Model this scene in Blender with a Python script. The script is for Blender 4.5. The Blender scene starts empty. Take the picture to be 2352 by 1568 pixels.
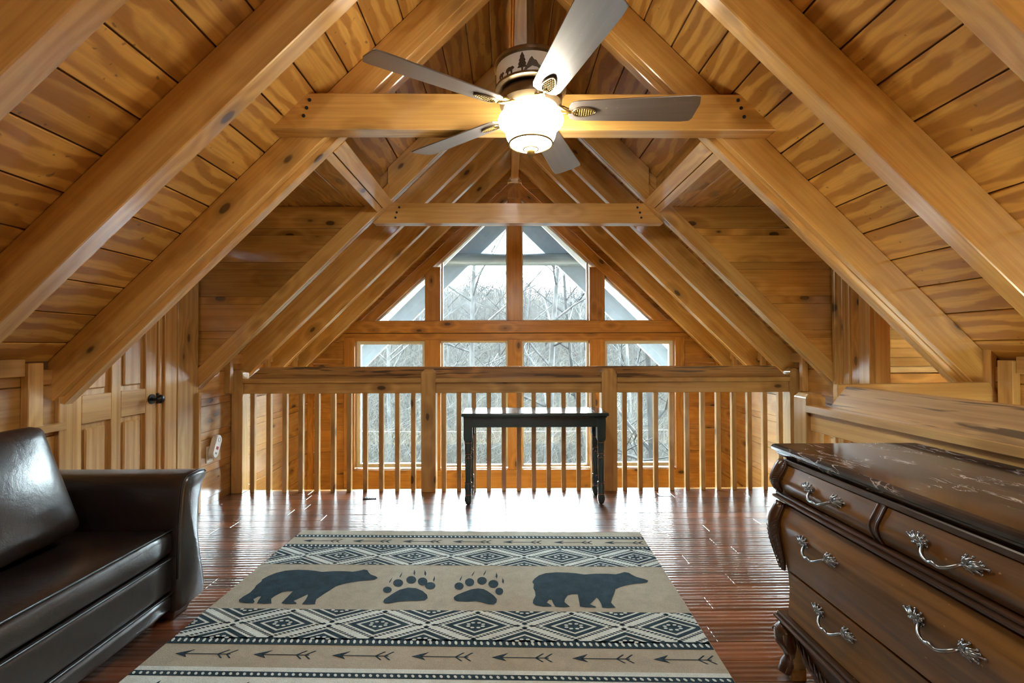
import bpy, bmesh, math, random
from math import sin, cos, pi, radians, sqrt
from mathutils import Matrix, Vector
random.seed(7)
sc = bpy.context.scene
COL = sc.collection

# ------------------------------------------------------------------ camera
F_PX, YAW, PIT, ROL = 1078.23, 0.0106, 0.0134, -0.0026
CX, CZ = -0.0935, 1.2344
def ray(px, py):
    x = (px-1176)/F_PX; z = -(py-784)/F_PX; y = 1.0
    c, s = cos(ROL), sin(ROL); x, z = c*x-s*z, s*x+c*z
    c, s = cos(PIT), sin(PIT); y, z = c*y-s*z, s*y+c*z
    c, s = cos(YAW), sin(YAW); x, y = c*x+s*y, -s*x+c*y
    return Vector((x, y, z))
def ground(px, py, zz=0.0):
    v = ray(px, py); s = (zz-CZ)/v.z
    return (CX+v.x*s, v.y*s)
fwd = ray(1176, 784).normalized()
rgt = (ray(1276, 784)-ray(1176, 784)).normalized()
upv = (ray(1176, 684)-ray(1176, 784)).normalized()
cam = bpy.data.cameras.new('camera'); cam.sensor_width = 36.0; cam.lens = F_PX/2352*36.0
cam.clip_start = 0.05; cam.clip_end = 500
camo = bpy.data.objects.new('camera', cam); COL.objects.link(camo)
camo.matrix_world = Matrix(((rgt.x, upv.x, -fwd.x, CX), (rgt.y, upv.y, -fwd.y, 0), (rgt.z, upv.z, -fwd.z, CZ), (0, 0, 0, 1)))
# principal point sits at the frame centre (1176, 784)
sc.camera = camo

# ------------------------------------------------------------------ world and light
SKY = 48.0
w = bpy.data.worlds.new('overcast_sky'); sc.world = w; w.use_nodes = True
bg = w.node_tree.nodes['Background']
bg.inputs['Color'].default_value = (0.80, 0.93, 1.0, 1); bg.inputs['Strength'].default_value = SKY
sc.view_settings.view_transform = 'Standard'; sc.view_settings.look = 'None'
sc.view_settings.exposure = 1.33; sc.view_settings.gamma = 1.0; sc.view_settings.use_curve_mapping = False
LAMP = 29.0
sc.cycles.max_bounces = 6; sc.cycles.diffuse_bounces = 4; sc.cycles.glossy_bounces = 3
sc.cycles.transparent_max_bounces = 8; sc.cycles.caustics_reflective = False; sc.cycles.caustics_refractive = False
def portal(loc, rot, sx, sy):
    l = bpy.data.lights.new('window_portal', 'AREA'); l.shape = 'RECTANGLE'; l.size = sx; l.size_y = sy
    l.cycles.is_portal = True
    o = bpy.data.objects.new('window_portal', l); COL.objects.link(o); o.location = loc; o.rotation_euler = rot
# portals only guide the sampling of the sky through seen and added windows (they emit nothing)
portal((0, 5.9, 0.55), (radians(-90), 0, 0), 3.9, 1.7)
portal((0, 5.9, 2.3), (radians(-90), 0, 0), 3.4, 1.7)
portal((0, 5.9, -1.5), (radians(-90), 0, 0), 3.9, 1.7)

# ------------------------------------------------------------------ helpers
WM = {}
MESHC = {}
def place(o, M, parent):
    WM[o.name] = M
    if parent is not None:
        o.parent = parent; o.matrix_parent_inverse = WM[parent.name].inverted()
    o.matrix_basis = M
    COL.objects.link(o)
    return o
def tag(o, label=None, cat=None, group=None, kind=None):
    if label: o['label'] = label
    if cat: o['category'] = cat
    if group: o['group'] = group
    if kind: o['kind'] = kind
    return o
def empty(name, loc=(0, 0, 0), rz=0, label=None, cat=None, group=None, kind=None):
    o = bpy.data.objects.new(name, None); o.empty_display_size = 0.1
    place(o, Matrix.Translation(loc) @ Matrix.Rotation(rz, 4, 'Z'), None)
    return tag(o, label, cat, group, kind)
FR = {'x': Matrix.Identity(3),
      'y': Matrix(((0, -1, 0), (1, 0, 0), (0, 0, 1))),
      'z': Matrix(((0, 0, -1), (0, 1, 0), (1, 0, 0)))}
def slope_frame(side):      # local X runs down the roof slope
    s = Vector((side*1.0, 0, -0.98)).normalized(); yv = Vector((0, 1, 0)); zv = s.cross(yv)
    return Matrix((s, yv, zv)).transposed()
def frame_of(g):
    return FR[g] if isinstance(g, str) else g
def obj(name, me, mat, M=None, parent=None):
    if mat is not None and not me.materials: me.materials.append(mat)
    o = bpy.data.objects.new(name, me)
    return place(o, M if M is not None else Matrix.Identity(4), parent)
def mk(name, V, Fc, mat, parent=None, grain='x', bevel=0.0, seg=1, smooth=False, origin=None):
    """verts in world space -> object whose local X follows the grain"""
    V = [Vector(v) for v in V]
    c = Vector(origin) if origin else sum(V, Vector())/len(V)
    R = frame_of(grain); Ri = R.transposed()
    me = bpy.data.meshes.new(name)
    me.from_pydata([Ri @ (v-c) for v in V], [], Fc)
    fix(me, bevel, seg, smooth)
    M = R.to_4x4(); M.translation = c
    return obj(name, me, mat, M, parent)
def fix(me, bevel=0.0, seg=1, smooth=False):
    bm = bmesh.new(); bm.from_mesh(me)
    bmesh.ops.recalc_face_normals(bm, faces=bm.faces)
    if bevel > 0:
        ed = [e for e in bm.edges if len(e.link_faces) == 2 and e.calc_face_angle(0) > 0.5]
        bmesh.ops.bevel(bm, geom=ed, offset=bevel, segments=seg, affect='EDGES', profile=0.5, clamp_overlap=True)
    bm.to_mesh(me); bm.free()
    if smooth:
        for p in me.polygons: p.use_smooth = True
def box(name, lo, hi, mat, parent=None, grain='x', bevel=0.0, seg=1, smooth=False):
    lo = Vector(lo); hi = Vector(hi); c = (lo+hi)/2; d = hi-lo
    R = frame_of(grain); dl = R.transposed() @ d; dl = Vector((abs(dl.x), abs(dl.y), abs(dl.z)))
    key = (round(dl.x, 4), round(dl.y, 4), round(dl.z, 4), mat.name if mat else '', bevel, seg, smooth)
    me = MESHC.get(key)
    if me is None:
        h = dl/2
        me = bpy.data.meshes.new(name)
        me.from_pydata([(sx*h.x, sy*h.y, sz*h.z) for sx in (-1, 1) for sy in (-1, 1) for sz in (-1, 1)], [],
                       [(0, 1, 3, 2), (4, 6, 7, 5), (0, 4, 5, 1), (2, 3, 7, 6), (0, 2, 6, 4), (1, 5, 7, 3)])
        fix(me, bevel, seg, smooth); MESHC[key] = me
    M = R.to_4x4(); M.translation = c
    return obj(name, me, mat, M, parent)
def prism(name, poly, plane, c0, c1, mat, parent=None, grain='x', bevel=0.0, smooth=False, seg=1):
    n = len(poly)
    def P(a, b, c):
        return {'xz': (a, c, b), 'yz': (c, a, b), 'xy': (a, b, c)}[plane]
    V = [P(a, b, c0) for a, b in poly]+[P(a, b, c1) for a, b in poly]
    Fc = [tuple(range(n-1, -1, -1)), tuple(range(n, 2*n))]+[(i, (i+1) % n, n+(i+1) % n, n+i) for i in range(n)]
    return mk(name, V, Fc, mat, parent, grain, bevel, seg, smooth)
class MB:
    """collects pieces of one part; build() makes ONE mesh"""
    def __init__(s): s.V = []; s.F = []
    def add(s, V, Fc):
        k = len(s.V); s.V += [tuple(v) for v in V]; s.F += [tuple(i+k for i in f) for f in Fc]; return s
    def box(s, lo, hi):
        (a, b, c), (d, e, f) = lo, hi
        return s.add([(x, y, z) for x in (a, d) for y in (b, e) for z in (c, f)],
                     [(0, 1, 3, 2), (4, 6, 7, 5), (0, 4, 5, 1), (2, 3, 7, 6), (0, 2, 6, 4), (1, 5, 7, 3)])
    def tube(s, pts, rad, n=6, cap=True):
        pts = [Vector(p) for p in pts]; m = len(pts)
        rs = rad if isinstance(rad, (list, tuple)) else [rad]*m
        V = []; prev = None
        for i, p in enumerate(pts):
            t = (pts[min(i+1, m-1)]-pts[max(i-1, 0)])
            if t.length < 1e-9: t = Vector((0, 0, 1))
            t.normalize()
            if prev is None:
                a = Vector((0, 0, 1)) if abs(t.z) < 0.9 else Vector((1, 0, 0)); u = t.cross(a).normalized()
            else:
                u = (prev-t*prev.dot(t))
                u = u.normalized() if u.length > 1e-6 else t.orthogonal().normalized()
            prev = u; vv = t.cross(u)
            V += [p+(u*cos(2*pi*j/n)+vv*sin(2*pi*j/n))*rs[i] for j in range(n)]
        Fc = [(i*n+j, i*n+(j+1) % n, (i+1)*n+(j+1) % n, (i+1)*n+j) for i in range(m-1) for j in range(n)]
        if cap: Fc += [tuple(range(n-1, -1, -1)), tuple((m-1)*n+j for j in range(n))]
        return s.add(V, Fc)
    def lathe(s, prof, c, n=24, flute=None):
        V = []; m = len(prof)
        for r, z in prof:
            for j in range(n):
                a = 2*pi*j/n; rr = r*(1+(flute(z, a) if flute else 0))
                V.append((c[0]+rr*cos(a), c[1]+rr*sin(a), c[2]+z))
        Fc = [(i*n+j, i*n+(j+1) % n, (i+1)*n+(j+1) % n, (i+1)*n+j) for i in range(m-1) for j in range(n)]
        Fc += [tuple(range(n-1, -1, -1)), tuple((m-1)*n+j for j in range(n))]
        return s.add(V, Fc)
    def ball(s, c, r, nu=8, nv=5):
        rx, ry, rz = r if isinstance(r, (tuple, list)) else (r, r, r)
        V = [(c[0], c[1], c[2]-rz)]
        for i in range(1, nv):
            t = -pi/2+pi*i/nv
            V += [(c[0]+rx*cos(t)*cos(2*pi*j/nu), c[1]+ry*cos(t)*sin(2*pi*j/nu), c[2]+rz*sin(t)) for j in range(nu)]
        V.append((c[0], c[1], c[2]+rz)); top = len(V)-1
        Fc = [(0, 1+(j+1) % nu, 1+j) for j in range(nu)]
        Fc += [(1+i*nu+j, 1+i*nu+(j+1) % nu, 1+(i+1)*nu+(j+1) % nu, 1+(i+1)*nu+j) for i in range(nv-2) for j in range(nu)]
        Fc += [(1+(nv-2)*nu+j, 1+(nv-2)*nu+(j+1) % nu, top) for j in range(nu)]
        return s.add(V, Fc)
    def poly(s, pts, z0, z1):
        n = len(pts)
        return s.add([(x, y, z0) for x, y in pts]+[(x, y, z1) for x, y in pts],
                     [tuple(range(n-1, -1, -1)), tuple(range(n, 2*n))]+[(i, (i+1) % n, n+(i+1) % n, n+i) for i in range(n)])
    def build(s, name, mat, parent=None, grain='x', smooth=False, bevel=0.0, seg=1, origin=None):
        return mk(name, s.V, s.F, mat, parent, grain, bevel, seg, smooth, origin)
def smooth_by_angle(o, deg=35):
    for p in o.data.polygons: p.use_smooth = True
    bm = bmesh.new(); bm.from_mesh(o.data)
    for e in bm.edges:
        e.smooth = not (len(e.link_faces) == 2 and e.calc_face_angle(0) > radians(deg))
    bm.to_mesh(o.data); bm.free()
    return o

# ------------------------------------------------------------------ materials
def newmat(name):
    m = bpy.data.materials.new(name); m.use_nodes = True
    nt = m.node_tree; b = nt.nodes['Principled BSDF']
    return m, nt, b
def node(nt, t, **kw):
    n = nt.nodes.new(t)
    for k, v in kw.items():
        if k in n.inputs.keys() if isinstance(k, str) else False: n.inputs[k].default_value = v
        else: setattr(n, k, v)
    return n
def inp(n, **kw):
    for k, v in kw.items(): n.inputs[k.replace('_', ' ')].default_value = v
    return n
def maprange(nt, src, a, b, c=0.0, d=1.0, smooth=True):
    n = nt.nodes.new('ShaderNodeMapRange'); n.interpolation_type = 'SMOOTHSTEP' if smooth else 'LINEAR'
    nt.links.new(src, n.inputs['Value'])
    n.inputs['From Min'].default_value = a; n.inputs['From Max'].default_value = b
    n.inputs['To Min'].default_value = c; n.inputs['To Max'].default_value = d
    return n.outputs['Result']
def mixc(nt, fac, a, b, mode='MIX'):
    n = nt.nodes.new('ShaderNodeMix'); n.data_type = 'RGBA'; n.blend_type = mode
    for sock, val in ((n.inputs['Factor'], fac), (n.inputs['A'], a), (n.inputs['B'], b)):
        if sock.type == 'RGBA' or True:
            pass
    cols = [i for i in n.inputs if i.type == 'RGBA']
    f = [i for i in n.inputs if i.name == 'Factor' and i.type == 'VALUE'][0]
    for sock, val in ((f, fac), (cols[0], a), (cols[1], b)):
        if hasattr(val, 'node'): nt.links.new(val, sock)
        elif isinstance(val, (int, float)): sock.default_value = val
        else: sock.default_value = (*val, 1) if len(val) == 3 else val
    return [o for o in n.outputs if o.type == 'RGBA'][0]
def math_(nt, op, a, b=None):
    n = nt.nodes.new('ShaderNodeMath'); n.operation = op
    for i, v in enumerate((a, b)):
        if v is None: continue
        if hasattr(v, 'node'): nt.links.new(v, n.inputs[i])
        else: n.inputs[i].default_value = v
    return n.outputs[0]
def obj_coords(nt, scale, rnd=40.0):
    tc = nt.nodes.new('ShaderNodeTexCoord'); oi = nt.nodes.new('ShaderNodeObjectInfo')
    cm = nt.nodes.new('ShaderNodeCombineXYZ')
    for i, k in enumerate((1.0, 1.7, 2.3)):
        nt.links.new(math_(nt, 'MULTIPLY', oi.outputs['Random'], rnd*k), cm.inputs[i])
    ad = nt.nodes.new('ShaderNodeVectorMath'); ad.operation = 'ADD'
    nt.links.new(tc.outputs['Object'], ad.inputs[0]); nt.links.new(cm.outputs[0], ad.inputs[1])
    def scaled(s):
        mu = nt.nodes.new('ShaderNodeVectorMath'); mu.operation = 'MULTIPLY'
        nt.links.new(ad.outputs[0], mu.inputs[0]); mu.inputs[1].default_value = s
        return mu.outputs[0]
    return scaled, oi.outputs['Random']
def noise(nt, vec, scale=1.0, detail=3.0, rough=0.55, dist=0.0):
    n = nt.nodes.new('ShaderNodeTexNoise'); nt.links.new(vec, n.inputs['Vector'])
    n.inputs['Scale'].default_value = scale; n.inputs['Detail'].default_value = detail
    n.inputs['Roughness'].default_value = rough; n.inputs['Distortion'].default_value = dist
    return n.outputs[0]
def bump(nt, b, h, strength=0.1, dist=0.01):
    n = nt.nodes.new('ShaderNodeBump'); n.inputs['Strength'].default_value = strength; n.inputs['Distance'].default_value = dist
    nt.links.new(h, n.inputs['Height']); nt.links.new(n.outputs[0], b.inputs['Normal']); nt.links.new(n.outputs[0], b.inputs['Coat Normal'])
def pine(name, light, dark, knots=1.0, rough=0.34, vary=0.22, contrast=0.55, kscale=2.6, spec=0.5, streak=0.0, coat=0.5, cior=1.8):
    m, nt, b = newmat(name)
    S, rnd = obj_coords(nt, 1)
    vo = nt.nodes.new('ShaderNodeTexVoronoi'); vo.inputs['Scale'].default_value = kscale
    nt.links.new(S((0.6, 1.25, 1.25)), vo.inputs['Vector'])
    d = vo.outputs['Distance']
    # growth rings bent around the knots
    warp = maprange(nt, d, 0.02*kscale, 0.13*kscale, 1.0, 0.0)
    rings = nt.nodes.new('ShaderNodeTexWave'); rings.wave_type = 'BANDS'; rings.bands_direction = 'Y'
    nt.links.new(S((0.55, 10.0, 10.0)), rings.inputs['Vector'])
    rings.inputs['Scale'].default_value = 0.55; rings.inputs['Distortion'].default_value = 7.0
    rings.inputs['Detail'].default_value = 2.5; rings.inputs['Detail Scale'].default_value = 0.9
    nt.links.new(math_(nt, 'MULTIPLY', warp, 7.0), rings.inputs['Phase Offset'])
    fine = noise(nt, S((1.4, 48, 48)), 1.0, 4.0, 0.65)
    broad = noise(nt, S((0.8, 5, 5)), 1.0, 2.0, 0.5)
    g = math_(nt, 'ADD', math_(nt, 'MULTIPLY', rings.outputs['Fac'], 0.38), math_(nt, 'MULTIPLY', maprange(nt, fine, 0.32, 0.70), 0.42))
    g = math_(nt, 'ADD', g, math_(nt, 'MULTIPLY', broad, 0.3))
    gf = maprange(nt, g, 0.25, 0.90, 0.0, contrast*1.45, False)
    col = mixc(nt, gf, light, dark)
    # per-board tone
    tone = maprange(nt, rnd, 0, 1, 1.0-vary, 1.0+vary*0.5, False)
    tn = nt.nodes.new('ShaderNodeCombineColor')
    for i in range(3): nt.links.new(tone, tn.inputs[i])
    col = mixc(nt, 1.0, col, tn.outputs[0], 'MULTIPLY')
    if streak:
        st = maprange(nt, noise(nt, S((2.4, 44, 44)), 1.0, 2.0, 0.5, 0.4), 0.53, 0.62, 0.0, streak)
        col = mixc(nt, st, col, (0.05, 0.03, 0.018))
    if knots:
        halo = maprange(nt, d, 0.024*kscale, 0.072*kscale, 0.5*knots, 0.0)
        col = mixc(nt, halo, col, tuple(c*0.42 for c in dark))
        kn = maprange(nt, d, 0.017*kscale, 0.028*kscale, knots*0.94, 0.0)
        col = mixc(nt, kn, col, (0.045, 0.016, 0.006))
    nt.links.new(col, b.inputs['Base Color'])
    b.inputs['Roughness'].default_value = rough; b.inputs['Specular IOR Level'].default_value = spec
    b.inputs['Coat Weight'].default_value = coat; b.inputs['Coat IOR'].default_value = cior; b.inputs['Coat Roughness'].default_value = 0.2
    bump(nt, b, fine, 0.06, 0.004)
    return m
def plain(name, col, rough=0.5, metal=0.0, spec=0.5, nscale=0, namt=0.0, bstr=0.0, coat=0.0):
    m, nt, b = newmat(name)
    b.inputs['Roughness'].default_value = rough; b.inputs['Metallic'].default_value = metal
    b.inputs['Specular IOR Level'].default_value = spec; b.inputs['Coat Weight'].default_value = coat
    b.inputs['Coat Roughness'].default_value = 0.12
    if nscale:
        S, r = obj_coords(nt, 1); f = noise(nt, S((1, 1, 1)), nscale, 4.0, 0.6)
        c = mixc(nt, f, tuple(k*(1-namt) for k in col), tuple(min(1, k*(1+namt)) for k in col))
        nt.links.new(c, b.inputs['Base Color'])
        if bstr: bump(nt, b, f, bstr, 0.004)
    else: b.inputs['Base Color'].default_value = (*col, 1)
    return m

M = {}
M['rafter'] = pine('varnished pine rafter', (0.70, 0.41, 0.115), (0.46, 0.23, 0.050), 1.0, 0.36, 0.2, 0.6, 4.4, 0.5, 0.0, 1.0, 2.2)
M['plank'] = pine('varnished pine wall plank', (0.60, 0.315, 0.072), (0.39, 0.175, 0.032), 1.0, 0.27, 0.3, 0.6, 5.0, 0.55, 0.0, 1.0, 2.1)
M['gable'] = pine('amber pine gable', (0.58, 0.265, 0.05), (0.38, 0.15, 0.022), 0.9, 0.42, 0.22, 0.6, 5.0, 0.5, 0.0, 0.1)
M['rail'] = pine('pine railing', (0.64, 0.40, 0.14), (0.43, 0.235, 0.07), 0.9, 0.34, 0.18, 0.6, 5.0)
M['burnt'] = pine('dark streaked pine cap', (0.50, 0.27, 0.09), (0.20, 0.10, 0.035), 0.9, 0.34, 0.1, 0.8, 2.2, 0.5, 0.9)
M['burnt2'] = pine('charred light pine cap', (0.60, 0.38, 0.17), (0.36, 0.20, 0.08), 0.9, 0.32, 0.05, 0.6, 2.2, 0.5, 0.85)
M['door'] = pine('clear pine door', (0.66, 0.41, 0.15), (0.47, 0.25, 0.075), 0.12, 0.33, 0.12, 0.75, 1.6)

def plywood():
    m, nt, b = newmat('figured plywood ceiling')
    S, rnd = obj_coords(nt, 1)
    big = noise(nt, S((1.5, 3.4, 3.4)), 1.0, 3.0, 0.55, 1.8)
    wv = nt.nodes.new('ShaderNodeTexWave'); wv.wave_type = 'BANDS'; wv.bands_direction = 'Y'
    nt.links.new(S((1.6, 4.0, 4.0)), wv.inputs['Vector'])
    wv.inputs['Scale'].default_value = 0.8; wv.inputs['Distortion'].default_value = 9.0
    wv.inputs['Detail'].default_value = 3.0; wv.inputs['Detail Scale'].default_value = 1.1
    f = math_(nt, 'ADD', math_(nt, 'MULTIPLY', big, 0.75), math_(nt, 'MULTIPLY', wv.outputs['Fac'], 0.25))
    col = mixc(nt, maprange(nt, f, 0.43, 0.57), (0.68, 0.375, 0.082), (0.43, 0.195, 0.032))
    fine = noise(nt, S((3, 60, 60)), 1.0, 3.0, 0.6)
    col = mixc(nt, maprange(nt, fine, 0.35, 0.75, 0.0, 0.35), col, (0.28, 0.12, 0.03))
    pits = maprange(nt, noise(nt, S((30, 30, 30)), 1.0, 1.0), 0.72, 0.78, 0.0, 0.6)
    col = mixc(nt, pits, col, (0.08, 0.035, 0.012))
    tone = maprange(nt, rnd, 0, 1, 0.88, 1.08, False)
    tn = nt.nodes.new('ShaderNodeCombineColor')
    for i in range(3): nt.links.new(tone, tn.inputs[i])
    nt.links.new(mixc(nt, 1.0, col, tn.outputs[0], 'MULTIPLY'), b.inputs['Base Color'])
    b.inputs['Roughness'].default_value = 0.42; b.inputs['Coat Weight'].default_value = 0.3; b.inputs['Coat Roughness'].default_value = 0.3
    bump(nt, b, fine, 0.08, 0.004)
    return m
M['ply'] = plywood()
M['groove'] = plain('dark groove', (0.12, 0.05, 0.015), 0.7)

def floorwood():
    m, nt, b = newmat('hand scraped floor plank')
    S, rnd = obj_coords(nt, 1)
    g = noise(nt, S((1.6, 26, 26)), 1.0, 4.0, 0.6, 0.6)
    br = noise(nt, S((0.9, 4, 4)), 1.0, 2.0, 0.5)
    f = math_(nt, 'ADD', math_(nt, 'MULTIPLY', g, 0.6), math_(nt, 'MULTIPLY', br, 0.4))
    col = mixc(nt, maprange(nt, f, 0.36, 0.66), (0.165, 0.064, 0.032), (0.045, 0.018, 0.011))
    ramp = nt.nodes.new('ShaderNodeValToRGB'); nt.links.new(rnd, ramp.inputs[0])
    ramp.color_ramp.elements[0].color = (0.5, 0.46, 0.48, 1); ramp.color_ramp.elements[1].color = (1.9, 1.6, 1.25, 1)
    nt.links.new(mixc(nt, 1.0, col, ramp.outputs[0], 'MULTIPLY'), b.inputs['Base Color'])
    b.inputs['Roughness'].default_value = 0.3; b.inputs['Specular IOR Level'].default_value = 0.6
    b.inputs['Coat Weight'].default_value = 1.0; b.inputs['Coat IOR'].default_value = 2.2; b.inputs['Coat Roughness'].default_value = 0.17
    wv = nt.nodes.new('ShaderNodeTexWave'); wv.wave_type = 'BANDS'; wv.bands_direction = 'Y'
    nt.links.new(S((0.25, 1, 1)), wv.inputs['Vector']); wv.inputs['Scale'].default_value = 11.0
    wv.inputs['Distortion'].default_value = 1.4; wv.inputs['Detail'].default_value = 1.0
    bump(nt, b, wv.outputs['Fac'], 0.15, 0.006)
    return m
M['floor'] = floorwood()

def glass(name, haze=0.05):
    m = bpy.data.materials.new(name); m.use_nodes = True; nt = m.node_tree; nt.nodes.clear()
    out = nt.nodes.new('ShaderNodeOutputMaterial')
    tr = nt.nodes.new('ShaderNodeBsdfTransparent'); tr.inputs[0].default_value = (0.93, 0.97, 0.97, 1)
    gl = nt.nodes.new('ShaderNodeBsdfGlossy'); gl.inputs['Roughness'].default_value = 0.02
    fr = nt.nodes.new('ShaderNodeFresnel'); fr.inputs[0].default_value = 1.45
    mx = nt.nodes.new('ShaderNodeMixShader'); nt.links.new(fr.outputs[0], mx.inputs[0])
    nt.links.new(tr.outputs[0], mx.inputs[1]); nt.links.new(gl.outputs[0], mx.inputs[2])
    # thin film of dust that scatters the daylight
    tl = nt.nodes.new('ShaderNodeBsdfTranslucent'); tl.inputs[0].default_value = (0.9, 0.95, 1, 1)
    tc = nt.nodes.new('ShaderNodeTexCoord')
    nz = noise(nt, tc.outputs['Object'], 3.0, 4.0, 0.6, 0.5)
    dust = maprange(nt, nz, 0.3, 0.75, haze*0.4, haze*1.6)
    m2 = nt.nodes.new('ShaderNodeMixShader'); nt.links.new(dust, m2.inputs[0])
    nt.links.new(mx.outputs[0], m2.inputs[1]); nt.links.new(tl.outputs[0], m2.inputs[2])
    nt.links.new(m2.outputs[0], out.inputs[0])
    return m
M['glass'] = glass('clear window glass', 0.001)
M['dusty'] = glass('dusty window glass', 0.006)
M['vinyl'] = plain('white window vinyl', (0.82, 0.84, 0.85), 0.4)
M['black'] = plain('black iron', (0.012, 0.012, 0.014), 0.35, 0.3)
M['nail'] = plain('blued nail head', (0.03, 0.05, 0.08), 0.4, 0.7)
M['white'] = plain('white plastic', (0.82, 0.81, 0.78), 0.35)
M['ivory'] = plain('ivory plastic', (0.72, 0.68, 0.55), 0.4)
M['red'] = plain('red indicator', (0.35, 0.02, 0.02), 0.3)
M['print'] = plain('grey print', (0.3, 0.3, 0.3), 0.5)

# ------------------------------------------------------------------ room shell
T = 0.98                      # roof slope
ZB, ZC = 3.322, 3.594         # apex of rafter undersides, apex of the board ceiling
XW = 2.45                     # knee wall faces
YB, YG, YL = -2.4, 5.62, 4.10 # back wall, gable wall, loft edge
ZLOW = -2.62
SL = sqrt(1+T*T)
def zb(x): return ZB-T*abs(x)
def zc(x): return ZC-T*abs(x)

# floor --------------------------------------------------------------
fl = MB(); fl.box((-2.47, YB, -0.22), (1.62, YL, -0.012)); fl.box((1.62, 2.36, -0.22), (2.47, YL, -0.012))
fl.box((-2.47, YB, -0.012), (1.62, 0.98, 0.0))
floor = tag(fl.build('floor', M['floor']), 'dark red-brown plank floor of the loft', 'floor', kind='structure')
rng = random.Random(3)
y = YL; row = 0
PW = 0.118
while y > 0.99:
    y0 = max(y-PW, 0.98); x = -2.46-rng.random()*0.9
    xmax = 2.46 if y0 > 2.35 else 1.62
    while x < xmax:
        L = rng.choice((0.62, 0.9, 1.22, 1.22)); a, b_ = max(x, -2.46), min(x+L, xmax)
        if b_-a > 0.03:
            zt = rng.uniform(-0.0006, 0.0)
            o = box('floor_plank', (a+0.0007, y0+0.0007, -0.012), (b_-0.0007, y-0.0007, 0.0), M['floor'], floor, 'x', 0.0012)
        x += L
    y -= PW; row += 1
box('rim_board', (-2.45, YL, -0.25), (2.45, YL+0.03, -0.012), M['rail'], floor)
box('floor_nosing', (-2.45, YL-0.002, -0.011), (2.45, YL+0.035, 0.0), M['rail'], floor)
tag(box('floor_great_room', (-2.6, YL-3, ZLOW-0.1), (2.6, YG+0.1, ZLOW), M['rail']), 'lower floor of the great room below the loft', 'floor', kind='structure')
tag(box('wall_lower_back', (-2.5, YL-3.1, ZLOW), (2.5, YL-3.0, -0.2), M['plank']), 'plank wall of the room below the loft', 'wall', kind='structure')
# ceiling ------------------------------------------------------------
def slope_pt(side, u, y, off):        # u along the slope from the ridge, off = distance above the board plane
    return (side*(u/SL+off*T/SL), y, ZC-T*u/SL+off/SL)
cb = MB()
UD = 1.50; UE = 3.56
def slope_slab(mb, side, u0, u1, y0, y1, o0, o1):
    V = [slope_pt(side, u, yy, o) for u in (u0, u1) for yy in (y0, y1) for o in (o0, o1)]
    return mb.add(V, [(0, 1, 3, 2), (4, 6, 7, 5), (0, 4, 5, 1), (2, 3, 7, 6), (0, 2, 6, 4), (1, 5, 7, 3)])
for s in (-1, 1):
    slope_slab(cb, s, 0, UD, YB-0.15, YG+0.1, 0.013, 0.06)
    slope_slab(cb, s, UD, UE, YB-0.15, 2.53, 0.013, 0.06)
    slope_slab(cb, s, UD, UE, 3.64, YG+0.1, 0.013, 0.06)
ceiling = tag(cb.build('ceiling', M['groove'], origin=(0, 1.6, 3)), 'steep wooden A-frame ceiling of grooved boards on pine rafters', 'ceiling', kind='structure')
SFR = {s: slope_frame(s) for s in (-1, 1)}
def board_frame(side):                # grain runs in depth
    s = Vector((side*1.0, 0, -T)).normalized(); yv = Vector((0, 1, 0)); return Matrix((yv, s, yv.cross(s))).transposed()
for s in (-1, 1):
    u = 0.078-0.2032
    while u < UE:
        a, b_ = max(u+0.0035, 0.0), min(u+0.2032-0.0035, UE)
        mid = (a+b_)/2
        cut = [-2.5, 1.85, YG] if mid < UD else [-2.5, 1.85, 2.53, None, 3.64, YG]
        for i in range(len(cut)-1):
            if cut[i] is None or cut[i+1] is None: continue
            m_ = MB(); slope_slab(m_, s, a, b_, cut[i]+0.001, cut[i+1]-0.001, 0.0, 0.0125)
            m_.build('ceiling_board', M['ply'], ceiling, board_frame(s), bevel=0.003)
        u += 0.2032

# rafters
def rafter_poly(s, xf, lift=0.0, deep=None, x0=0.045, top=None):
    zt = (lambda x: zc(x)-0.001) if deep is None else (lambda x: zb(x)+deep*SL)
    return [(s*x0, zb(x0)+lift), (s*xf, zb(xf)+lift), (s*xf, zt(xf)), (s*x0, zt(x0))]
RY = [(-1.80, .08, 2.46), (-1.20, .08, 2.46), (-0.60, .08, 2.46), (0.02, .08, 2.46), (0.62, .08, 2.46), (1.22, .085, 2.46), (1.81, .082, 2.46), (2.50, .058, 2.52), (3.602, .05, 2.46), (4.146, .072, 2.46), (4.70, .072, 2.46), (5.28, .07, 2.46)]
for (yy, th, xf) in RY:
    for s in (-1, 1):
        prism('rafter', rafter_poly(s, xf), 'xz', yy, yy+th, M['rafter'], ceiling, SFR[s], 0.004)
for s in (-1, 1):   # rafter beside the dormers is doubled, the front board stops short of the bottom edge
    prism('rafter_board', rafter_poly(s, 2.52, 0.042), 'xz', 2.458, 2.499, M['rafter'], ceiling, SFR[s], 0.004)
    prism('rafter_board', rafter_poly(s, 2.46, 0.0, 0.105, 1.0), 'xz', 3.573, 3.601, M['rafter'], ceiling, SFR[s], 0.003)
    prism('rafter_board', rafter_poly(s, 1.0), 'xz', 3.573, 3.601, M['rafter'], ceiling, SFR[s], 0.003)
box('ridge_beam', (-0.044, YB, 3.225), (0.044, YG, 3.5), M['rafter'], ceiling, 'y', 0.003)
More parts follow.
